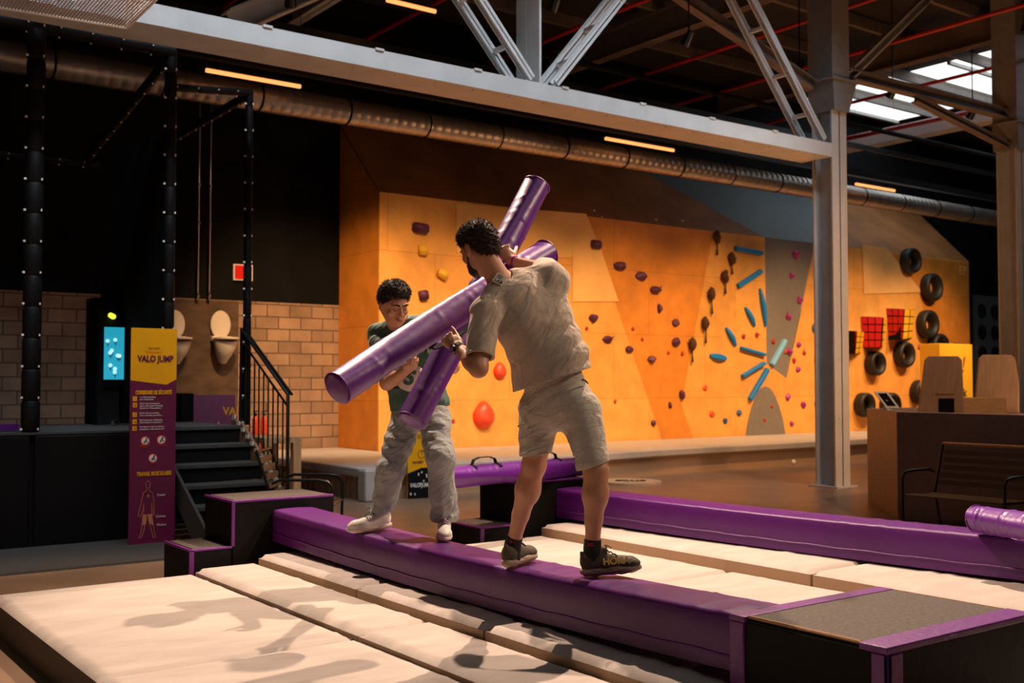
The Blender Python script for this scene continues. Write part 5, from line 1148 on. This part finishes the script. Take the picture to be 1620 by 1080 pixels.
# hair
F = Field(np.array(hc) - .2, np.array(hc) + .2, .0032)
F.ell(HL(0, -.020, .030), (.085, .104, .097), HR, .0); F.ell(HL(0, .02, .075), (.070, .080, .050), HR, .03); F.ell(HL(0, -.062, -.04), (.066, .05, .070), HR, .03)
def local(x, y, z):
    s0, f0, u0 = (V(r) for r in HR); dx, dy, dz = x - hc.x, y - hc.y, z - hc.z
    return (dx * s0.x + dy * s0.y + dz * s0.z), (dx * f0.x + dy * f0.y + dz * f0.z), (dx * u0.x + dy * u0.y + dz * u0.z)
F.noise(lambda x, y, z: .0026 * np.sin(55 * x + 20 * np.sin(14 * z)) * np.sin(60 * y + 11 * x) + .0016 * np.sin(130 * x + 60 * z) * np.sin(120 * y + 40 * x) + .0012 * np.sin(210 * (x + y)) * np.sin(150 * z))
def hairline(x, y, z):
    a, b, c = local(x, y, z); return a, b, c
sl, g = F.sub(F.lo, F.lo + F.h * F.n); a_, b_, c_ = local(*g)
cutf = np.maximum(b_ * 1.0 - .062 - .25 * c_, 0 * b_ - 1)                # nothing on the forehead
side = (b_ - .018) * .8 + (-.005 - c_) * .9; F.F = np.maximum(F.F, np.minimum(side, np.maximum(b_ + .0, -.2) * 0 + side)); F.F = np.maximum(F.F, b_ - .072 - .2 * c_)
F.F = np.maximum(F.F, -(c_ + .085 + .25 * (b_ + .06)))
ho = F.mesh('hair', hairm, nearman, 1); strands(ho, 2600, .013, hairm, nearman, 3, .2, comb=(0, 0, -.1))
# beard: a thin shell over the jaw
F = Field(np.array(hc) - .2, np.array(hc) + .2, .0034); 
F.ell(HL(0, .045, -.075), (.053, .053, .043), HR, .03); F.ell(HL(0, .076, -.104), (.026, .022, .022), HR, .02)
for a in (-1, 1): F.cone(HL(a * .066, .006, -.030), HL(a * .034, .060, -.098), .014, .018, .03); F.cone(HL(a * .073, .012, .0), HL(a * .066, .006, -.035), .007, .013, .01)
F.cone(HL(-.018, .101, -.046), HL(.018, .101, -.046), .006, .006, .006); F.ell(HL(0, .104, -.064), (.019, .016, .010), HR, .004, 'cut')
F.noise(lambda x, y, z: .0012 * np.sin(190 * x + 90 * z) * np.sin(170 * y))
sl, g = F.sub(F.lo, F.lo + F.h * F.n); a_, b_, c_ = local(*g); F.F = np.maximum(F.F, -(c_ + .128))
ho = F.mesh('beard', hairm, nearman, 1); strands(ho, 500, .006, hairm, nearman, 5, -.5, .0008)
# T-shirt
F = Field((min(xs_) - .3, min(ys2) - .3, 1.2), (max(xs_) + .3, max(ys2) + .3, 2.35), .005)
N = J['neck']; C = J['chest']; Wt = J['waist']; Pl = J['pel']; hem = P(872, 603, 5.49)
F.loft([(t3(N - V((0, 0, .012))), .075, .062, t3(tw)), (t3(N.lerp(C, .45) - FW * .01), .155, .105, t3(tw)), (t3(C), .195, .130, t3(tw)), (t3(Wt + RT * .012), .192, .132, t3(tw * .5 + hw * .5)), (t3(hem + V((0, 0, -.02))), .196, .145, t3(hw)), (t3(hem - V((0, 0, .12))), .19, .145, t3(hw))], .045)
for s_ in 'lr': F.cone(t3(N.lerp(J[s_ + 's'], .35)), t3(J[s_ + 's']), .060, .070, .05)
lsl = J['ls'].lerp(J['le'], .80); F.cone(t3(J['ls']), t3(lsl), .072, .073, .035, flat=(t3(FW), 1.05)); rsl = J['rs'].lerp(J['re'], .9); F.cone(t3(J['rs'] + V((0, 0, -.005))), t3(rsl), .078, .078, .035)
F.ell(t3(J['rs'] + RT * .02 + V((0, 0, -.03))), (.085, .085, .08), None, .05)
F.cone(t3(J['rs'] - V((0, 0, .05)) + RT * .0), t3(Wt + hw * .10), .075, .08, .06)
# folds running from the raised right shoulder down to the left of the waist
def fold(a, b, r, k=.022, sag=0, n=4):
    pts = [V(a).lerp(V(b), i / n) + V((0, 0, -sag * math.sin(math.pi * i / n))) for i in range(n + 1)]
    for i in range(n): F.cone(t3(pts[i]), t3(pts[i + 1]), r, r, k)
bk = lambda x, y, Z: P(x, y, Z)
def tee_folds(x, y, z):
    L_ = x * RT.x + y * RT.y; q = L_ * .76 - z * .65; al = L_ * .65 + z * .76
    ph = 34 * q + 1.6 * np.sin(4.5 * al + 3 * q) + .8 * np.sin(11 * al); m = .55 + .6 * np.sin(5.2 * al + 8 * q + .6)
    m = np.clip(m, 0, 1) * np.clip((2.06 - z) / .25, .25, 1)
    return   .0062 * m * (1.1 - 2 * np.abs(np.sin(ph))) + .0020 * np.sin(62 * q + 5 * np.sin(7 * al)) * (1 - .5 * m)
F.noise(tee_folds)
hp = P(808, 622, 5.48); hq = P(932, 582, 5.5); hd = (hq - hp); hn = hd.cross(FW).normalized()
if hn.z > 0: hn = -hn
F.plane(t3(hp), t3(hn), lo=(-99, -99, 1.2), hi=(99, 99, 1.62))
ax_ = (J['le'] - J['ls']).normalized(); F.plane(t3(J['ls'].lerp(J['le'], .80)), t3(ax_), lo=np.array(lsl) - .13, hi=np.array(lsl) + .115)
F.cone(t3(lsl), t3(lsl + ax_ * .05), .056, .062, .0, 'cut')
ax2 = (J['re'] - J['rs']).normalized(); F.plane(t3(rsl), t3(ax2), lo=np.array(rsl) - .12, hi=np.array(rsl) + .14)
F.cone(t3(N - V((0, 0, .01))), t3(hc), .071, .062, .004, 'cut')
F.mesh('t_shirt', tee, nearman, 2)
# sleeve hem stitching and collar
def ringtube(c, n, r, tr, m_, name, flat=1):
    n = V(n).normalized(); a = n.orthogonal().normalized(); b = n.cross(a); mb = MB(); mb.tube([V(c) + (a * math.cos(x) + b * math.sin(x)) * r for x in np.linspace(0, 6.2832, 33)], tr, 6); return mb.build(name, m_, nearman, smooth=True)
# neck label printed on the back
lb = P(790, 441, 5.395); e1 = (RT * .86 - V((0, 0, .52))).normalized(); e2 = e1.cross(FW).normalized(); e2 = e2 if e2.z > 0 else -e2
lm = mat('white_label', (.62, .56, .5), .6)
def quad(c, a, b, w, h, n, th): return [V(c) + V(a) * x * w + V(b) * y * h for x, y in ((-1, -1), (1, -1), (1, 1), (-1, 1))]
NM = V((FW.x, FW.y, -.38)).normalized(); e2 = NM.cross(e1).normalized(); e2 = e2 if e2.z > 0 else -e2
lb = P(790, 441, 5.402)
MB().prism(quad(lb, e1, e2, .026, .026, NM, 0), NM * .02).build('back_label', lm, nearman)
text('label_lettering', 'ICI\nLAB', .024, lb - NM * .001 - e1 * .018 + e2 * .004, e1, e2, M['black'], nearman, .001)
# shorts
F = Field((min(xs_) - .3, min(ys2) - .3, 1.0), (max(xs_) + .3, max(ys2) + .3, 1.72), .0048)
F.loft([(t3(Wt.lerp(Pl, .5)), .155, .118, t3(hw)), (t3(Pl), .165, .128, t3(hw)), (t3(Pl - V((0, 0, .05))), .160, .125, t3(hw))], .03)
for s_ in 'lr':
    h_, k_ = J[s_ + 'h'], J[s_ + 'k']; e = h_.lerp(k_, .93 if s_ == 'l' else .88); o_ = RT * (.012 if s_ == 'r' else -.012)
    F.cone(t3(h_ + o_), t3(e), .108, .080, .045); F.ell(t3(h_ + cf * .035 + V((0, 0, -.0))), (.095, .095, .10), None, .045)
for i in range(7): y = 668 + i * 9; F.cone(t3(P(820 + i, y + 6, 5.47)), t3(P(862 + i * .5, y - 7, 5.455)), .004, .006, .016)
for i in range(8): y = 676 + i * 7.5; F.cone(t3(P(898 + i * 2.2, y + 14, 5.375)), t3(P(948 + i * 1.2, y - 14, 5.395)), .005, .007, .018)
for i in range(4): F.cone(t3(P(880 + i * 12, 625 + i * 2, 5.375)), t3(P(900 + i * 10, 668 + i * 3, 5.365)), .004, .007, .02)
F.noise(lambda x, y, z: .0020 * np.sin(95 * (z - .45 * (x * RT.x + y * RT.y)) + 4 * np.sin(8 * x + 6 * z)) * (.6 + .4 * np.sin(11 * x + 3)) + .0018 * np.sin(38 * z + 20 * y))
for s_, px_ in (('l', ((822, 722), (868, 716))), ('r', ((921, 742), (966, 727)))):
    k_ = J[s_ + 'k']; e = J[s_ + 'h'].lerp(k_, .93 if s_ == 'l' else .88); Zk = 5.6 if s_ == 'l' else 5.4
    a, b = P(*px_[0], Zk), P(*px_[1], Zk); nn = (b - a).cross(FW).normalized(); nn = -nn if nn.z > 0 else nn
    F.plane(t3(a), t3(nn), lo=np.array(k_) - np.array((.19, .19, .3)), hi=np.array(k_) + np.array((.19, .19, .12)))
    F.cone(t3(a.lerp(b, .5) - V((0, 0, .01))), t3(a.lerp(b, .5) + V((0, 0, .02))), .062, .055, 0, 'cut')
F.mesh('shorts', shortm, nearman, 2)
MB().tube([P(921, 600, 5.34), P(926, 602, 5.36), P(930, 606, 5.4)], .004, 6).build('pocket_stitch', M['black'], nearman)
# watch and bracelet
def band(c, ax, r, w, m_, name, k=24):
    ax = V(ax).normalized(); a = ax.orthogonal().normalized(); b = ax.cross(a); mb = MB(); n_ = 24; vs2 = []
    for q in (-w / 2, w / 2):
        for rr in (r, r + .004):
            vs2 += [V(c) + ax * q + (a * math.cos(6.2832 * j / n_) + b * math.sin(6.2832 * j / n_)) * rr for j in range(n_)]
    fs = []
    for (p, q) in ((0, 2), (2, 3), (3, 1), (1, 0)) if False else ((1, 3), (3, 2), (2, 0), (0, 1)):
        for j in range(n_): fs.append((p * n_ + j, p * n_ + (j + 1) % n_, q * n_ + (j + 1) % n_, q * n_ + j))
    mb.add(vs2, fs); return mb.build(name, m_, nearman, smooth='auto')
wax = (J['lw'] - J['le']).normalized(); wc = J['le'].lerp(J['lw'], .93)
band(wc, wax, .031, .022, M['blackmetal'], 'watch_strap')
o_ = (-FW * .8 - RT * .3 + V((0, 0, -.3))); o_ = (o_ - wax * o_.dot(wax)).normalized(); MB().tube([wc + o_ * .030, wc + o_ * .044], .020, 18).build('watch_case', M['blackmetal'], nearman, smooth='auto'); MB().tube([wc + o_ * .044, wc + o_ * .0455], .016, 18).build('watch_face', M['chrome'], nearman)
band(J['re'].lerp(J['rw'], .90), J['rw'] - J['re'], .031, .014, M['magenta'], 'bracelet')
# socks and shoes
for s_, g_ in (('l', .562), ('r', .556)):
    a_ = J[s_ + 'a']; k_ = J[s_ + 'k']; F = Field(np.array(a_) - .14, np.array(a_) + .16, .0045)
    F.cone(t3(a_ + (k_ - a_).normalized() * .055), t3(a_), .044, .040, .01); F.cone(t3(a_), t3(a_ - V((0, 0, .07))), .040, .042, .02)
    F.plane(t3(a_ + (k_ - a_).normalized() * .05), t3(k_ - a_)); F.mesh('sock', sockm, nearman, 1)
    text('sock_mark', 'XO' if s_ == 'l' else 'XO', .022, a_ + (k_ - a_).normalized() * .02 - FW * .0445 - RT * (.02 if s_ == 'l' else .028), RT, (0, 0, 1), redpr, nearman, .001, bold=.001)
SL = {}
M['brow'] = mat('eyebrow_hair', (.008, .005, .004), .9, spec=.05)
ht = .58 - .035 * math.sin(math.pi * .5) + .004
def beam_top(y): u = (7.62 - y) / 4.57; return .58 - .035 * math.sin(math.pi * u) + .009
a_ = J['la']; pl_ = (a_.x + .0, a_.y); hl, dl, sl_, ul = shoe('shoe', nearman, a_ - FW * .015 - RT * .012, RT * .50 + FW * .85, beam_top(a_.y) + .004, um=shoe_dark, sm=sole_tan, tilt=math.radians(1), sc=1.0)
a_ = J['ra']; hr_, dr_, sr_, ur_ = shoe('shoe', nearman, a_ - RT * .0, RT * .98 + FW * .10, beam_top(a_.y) + .004, um=shoe_dark, sm=sole_tan, tilt=math.radians(4), roll=0, sc=1.0)
text('shoe_lettering', 'HOKA', .046, V(hr_(.050, .049, .055)), dr_, (ur_ * .95 - sr_ * .30), logo_y, nearman, .0015, bold=.0015)
# ------------------------------------------------------------------ MAN IN GREEN (facing the camera)
farman = thing('person', 'dark haired man in dark green shirt and grey jeans, head bowed, facing the camera', 'person', P(645, 845, 7.0))
K = dict(head=P(623, 480, 6.84), neck=P(632, 512, 6.98), chest=P(642, 560, 7.02), waist=P(657, 612, 7.04), pel=P(664, 640, 7.04),
 rs=P(599, 529, 7.05), re=P(612, 606, 6.80), rw=P(646, 583, 6.58), ls=P(677, 514, 6.90), le=P(716, 580, 6.75), lw=P(705, 560, 6.30),
 rh=P(644, 658, 7.06), rk=P(618, 742, 6.98), ra=P(604, 812, 7.12), lh=P(686, 656, 6.98), lk=P(697, 728, 6.78), la=P(703, 822, 6.86))
K = {k: V(v) for k, v in K.items()}
xs3 = [v.x for v in K.values()]; ys3 = [v.y for v in K.values()]
F = Field((min(xs3) - .25, min(ys3) - .25, .5), (max(xs3) + .25, max(ys3) + .25, 2.3), .0048)
GF = (-FW * .74 + RT * .50 - V((0, 0, .42))); GU = V((0, 0, 1)) + RT * .06 - FW * .25; gc = K['head']
GL, GR = head(F, gc, GF, GU, 1.10)
F.cone(t3(K['neck'] + V((0, 0, -.03))), GL(0, -.03, -.055), .060, .054, .03)
tw2 = (K['rs'] - K['ls']).normalized(); hw2 = (K['rh'] - K['lh']).normalized()
F.loft([(t3(K['neck'] - V((0, 0, .03))), .09, .06, t3(tw2)), (t3(K['chest']), .16, .10, t3(tw2)), (t3(K['waist']), .14, .095, t3(hw2)), (t3(K['pel']), .15, .10, t3(hw2))], .04)
for s_ in 'lr':
    F.cone(t3(K['chest'].lerp(K[s_ + 's'], .5)), t3(K[s_ + 's']), .06, .058, .04)
    F.cone(t3(K[s_ + 's']), t3(K[s_ + 'e']), .054, .042, .03); F.cone(t3(K[s_ + 'e']), t3(K[s_ + 'e'].lerp(K[s_ + 'w'], .3)), .043, .044, .02); F.cone(t3(K[s_ + 'e'].lerp(K[s_ + 'w'], .3)), t3(K[s_ + 'w']), .042, .027, .02)
    F.cone(t3(K[s_ + 'h']), t3(K[s_ + 'k']), .08, .056, .03); F.cone(t3(K[s_ + 'k']), t3(K[s_ + 'a']), .052, .034, .03); F.cone(t3(K[s_ + 'a']), t3(K[s_ + 'a'] - V((0, 0, .04))), .036, .036, .02)
hand(F, t3(K['rw']), P(663, 566, 6.36) - K['rw'], (-V((0, 0, 1)) * .8 - FW * .5), -1, (.9, 1.1, .8), 1.0)
hand(F, t3(K['lw']), P(694, 548, 6.18) - K['lw'], (FW * .3 - V((0, 0, 1)) * .8), 1, (1.0, 1.1, .8), 1.0)
F.mesh('body', skin2, farman, 2)
# face details
def localg(x, y, z):
    s0, f0, u0 = (V(r) for r in GR); dx, dy, dz = x - gc.x, y - gc.y, z - gc.z
    return (dx * s0.x + dy * s0.y + dz * s0.z), (dx * f0.x + dy * f0.y + dz * f0.z), (dx * u0.x + dy * u0.y + dz * u0.z)
mb = MB()
for a in (-1, 1): mb = MB(); mb.tube([GL(a * .012, .1015, .024), GL(a * .030, .099, .030), GL(a * .051, .086, .024)], .0045, 8, rs=[.0042, .0048, .002]); mb.build('eyebrow', M['brow'], farman, smooth=True)
for a in (-1, 1): mb = MB(); mb.tube([GL(a * .019, .0905, -.003), GL(a * .031, .0925, -.006), GL(a * .043, .085, -.004)], .002, 6); mb.build('eyelashes', hairm2, farman, smooth=True)
lipm = mat('lip_skin', (.36, .11, .08), .45); mb = MB(); mb.tube([GL(-.021, .0965, -.0605), GL(-.008, .1025, -.057), GL(0, .103, -.0585), GL(.008, .1025, -.057), GL(.021, .0965, -.0605)], .003, 6); mb.tube([GL(-.018, .097, -.064), GL(0, .1025, -.0685), GL(.018, .097, -.064)], .0036, 6); mb.build('lips', lipm, farman, smooth=True)
F = Field(np.array(gc) - .2, np.array(gc) + .2, .0034)
F.ell(GL(0, -.020, .030), (.092, .113, .100), GR, .0); F.ell(GL(0, .012, .080), (.083, .094, .057), GR, .03)
rnd = random.Random(11)
for i in range(150):
    a = rnd.uniform(0, 6.28); e = rnd.uniform(.35, 1.5); c = V(GL(math.cos(a) * math.cos(e) * .086, .0 + math.sin(a) * math.cos(e) * .100, .048 + math.sin(e) * .084)); F.ell(t3(c), (rnd.uniform(.007, .012), rnd.uniform(.007, .012), .008), None, .006)
F.noise(lambda x, y, z: .0014 * np.sin(150 * x + 70 * z) * np.sin(140 * y + 50 * x))
sl, g = F.sub(F.lo, F.lo + F.h * F.n); a_, b_, c_ = localg(*g)
F.F = np.maximum(F.F, (b_ - .020) * .8 + (.010 - c_) * .9 - .0 * a_)           # sideburn line
F.F = np.maximum(F.F, np.minimum(b_ - .060, .062 - c_ + (b_ - .06) * .3)); F.F = np.maximum(F.F, -(c_ + .06 + .2 * (b_ + .06)))
ho = F.mesh('hair', hairm2, farman, 1); strands(ho, 2200, .014, hairm2, farman, 9, .3)
F = Field(np.array(gc) - .2, np.array(gc) + .2, .0035)
# shirt
F = Field((min(xs3) - .25, min(ys3) - .25, 1.1), (max(xs3) + .25, max(ys3) + .25, 2.1), .005)
hem2 = P(664, 640, 7.04)
F.loft([(t3(K['neck'] - V((0, 0, .02))), .08, .062, t3(tw2)), (t3(K['neck'].lerp(K['chest'], .5)), .155, .10, t3(tw2)), (t3(K['chest']), .18, .125, t3(tw2)), (t3(K['waist']), .185, .130, t3(hw2)), (t3(hem2), .195, .145, t3(hw2)), (t3(hem2 - V((0, 0, .06))), .195, .145, t3(hw2))], .04)
for s_ in 'lr':
    F.cone(t3(K['neck'].lerp(K[s_ + 's'], .35)), t3(K[s_ + 's']), .060, .066, .05); e = K[s_ + 's'].lerp(K[s_ + 'e'], .72); F.cone(t3(K[s_ + 's']), t3(e), .070, .076, .04)
F.noise(lambda x, y, z: .0035 * np.sin(30 * ((x * RT.x + y * RT.y) + z * .5) + 3 * np.sin(6 * z)) * (.5 + .5 * np.sin(9 * z + 5 * x)) + .0016 * np.sin(70 * z + 20 * x))
for s_ in 'lr':
    e = K[s_ + 's'].lerp(K[s_ + 'e'], .72); F.plane(t3(e), t3(K[s_ + 'e'] - K[s_ + 's']), lo=np.array(e) - .11, hi=np.array(e) + .12)
hp = P(612, 652, 7.0); hq = P(718, 641, 6.95); hn = (hq - hp).cross(FW).normalized(); hn = -hn if hn.z > 0 else hn
F.plane(t3(hp), t3(hn), lo=(-99, -99, 0), hi=(99, 99, 1.45)); F.cone(t3(K['neck'] - V((0, 0, .015))), t3(gc), .068, .062, .004, 'cut')
F.mesh('shirt', green, farman, 2)
# striped sleeves
M['stripe'] = mat('white_stripe', (.55, .60, .55), .7)
for s_ in 'lr':
    ax_ = (K[s_ + 'e'] - K[s_ + 's']).normalized()
    for q in (.16, .36, .56):
        c = K[s_ + 's'].lerp(K[s_ + 'e'], q); a = ax_.orthogonal().normalized(); b = ax_.cross(a); F = Field(np.array(c) - .12, np.array(c) + .12, .005)
        r_ = .070 + .006 * q / .72; F.cone(t3(c - ax_ * .05), t3(c + ax_ * .05), r_ + .0045, r_ + .0045, 0); F.plane(t3(c + ax_ * .009), t3(ax_)); F.plane(t3(c - ax_ * .009), t3(-ax_))
        F.mesh('sleeve_stripe', M['stripe'], farman, 1)
# big printed disc with a symbol on the shirt
cpr = P(649, 597, 6.88); n_ = 28; NV = V((FW.x, FW.y, -.12)).normalized(); eu = (V((0, 0, 1)) * .95 + RT * .32).normalized(); eu = (eu - NV * eu.dot(NV)).normalized(); er = NV.cross(eu).normalized(); er = er if er.dot(RT) > 0 else -er
pm = mat('pale_pink_print', (.62, .50, .46), .6)
pr_ = []
for j in range(n_): an = 6.2832 * j / n_; cx_, cy_ = math.cos(an), math.sin(an); k_ = (abs(cx_) ** 3.2 + abs(cy_) ** 3.2) ** (-1 / 3.2); pr_.append(cpr + er * cx_ * k_ * .072 + eu * cy_ * k_ * .088)
mb = MB()
def bend(p): x = (p - cpr).dot(er) / .2; return p + NV * (x * x * .05)
ctr = cpr.copy(); rings = [[bend(ctr.lerp(p, q)) for p in pr_] for q in (0.02, .5, 1.0)]
for rg in rings: mb.v += rg
for i in range(2):
    for j in range(n_): mb.f.append((i * n_ + j, i * n_ + (j + 1) % n_, (i + 1) * n_ + (j + 1) % n_, (i + 1) * n_ + j)); mb.mi.append(0)
mb.f.append(tuple(range(n_))); mb.mi.append(0)
o = mb.build('chest_print', pm, farman, smooth=True); md = o.modifiers.new('thickness', 'SOLIDIFY'); md.thickness = .004; md.offset = 0
text('print_lettering', '5', .13, cpr - NV * .007 - er * .033 - eu * .045, er, eu, green, farman, .001, bold=.006)
# jeans
F = Field((min(xs3) - .25, min(ys3) - .25, .5), (max(xs3) + .25, max(ys3) + .25, 1.55), .005)
F.loft([(t3(K['waist'].lerp(K['pel'], .6)), .145, .108, t3(hw2)), (t3(K['pel']), .155, .115, t3(hw2)), (t3(K['pel'] - V((0, 0, .05))), .15, .112, t3(hw2))], .03)
for s_ in 'lr':
    h_, k_, a_ = K[s_ + 'h'], K[s_ + 'k'], K[s_ + 'a']; F.cone(t3(h_), t3(k_), .105, .088, .045); F.cone(t3(k_), t3(k_.lerp(a_, .6)), .088, .080, .03); F.cone(t3(k_.lerp(a_, .6)), t3(a_ + V((0, 0, .03))), .080, .073, .03)
    rnd = random.Random(3 if s_ == 'l' else 5)
    for i in range(9):
        q = .62 + i * .045; c = k_.lerp(a_, q) if q < 1.0 else a_; an = rnd.uniform(-1, 1); p0 = c - FW * .070 - RT * .05 + V((0, 0, rnd.uniform(-.02, .02))); p1 = c - FW * .070 + RT * .05 + V((0, 0, rnd.uniform(-.02, .02))); F.cone(t3(p0), t3((p0 + p1) / 2 - FW * .010), .006, .009, .02); F.cone(t3((p0 + p1) / 2 - FW * .010), t3(p1), .009, .006, .02)
    for i in range(5):
        c = h_.lerp(k_, .1 + .2 * i); p0 = c - FW * .085 - RT * .05 + V((0, 0, rnd.uniform(-.04, .04))); p1 = c - FW * .085 + RT * .05 + V((0, 0, rnd.uniform(-.02, .05))); F.cone(t3(p0), t3(p1), .006, .007, .022)
    F.ell(t3(k_ - FW * .05 + V((0, 0, .02))), (.06, .06, .05), None, .04)
    if s_ == 'l': F.cone(t3(a_ + V((0, 0, .035)) - RT * .03), t3(a_ + V((0, 0, .03)) + RT * .03), .068, .066, .02); F.cone(t3(a_ + V((0, 0, .075)) - RT * .02), t3(a_ + V((0, 0, .075)) + RT * .02), .060, .060, .012)
F.noise(lambda x, y, z:   .0042 * np.sin(60 * z + 25 * (x * RT.x + y * RT.y) + 3 * np.sin(9 * x + 5 * z)) * (.5 + .5 * np.sin(8 * z + 4 * y)) + .0045 * np.sin(24 * z + 9 * x + 2))
for s_ in 'lr':
    a_ = K[s_ + 'a']; dn = V((0, 0, -1)) + (RT * .25 if s_ == 'r' else RT * 0); F.plane(t3(a_ + V((0, 0, -.012 if s_ == 'l' else .0))), t3(dn), lo=np.array(a_) - np.array((.16, .16, .25)), hi=np.array(a_) + np.array((.16, .16, .12)))
F.mesh('jeans', jeans, farman, 2)
a_ = K['ra']; hh = beam_top(a_.y); shoe('shoe', farman, a_ + RT * .01, -RT * .86 - FW * .50, hh + .008, um=shoe_white, sm=sole_white, tilt=math.radians(-4), sc=1.0, lacem=mat('teal_lace', (.02, .12, .13), .7))
a_ = K['la']; hh = beam_top(a_.y); shoe('shoe', farman, a_, -FW * .97 + RT * .08, hh + .004, um=shoe_white, sm=sole_white, tilt=math.radians(-2), sc=1.0, lacem=mat('purple_lace', (.10, .02, .16), .7))
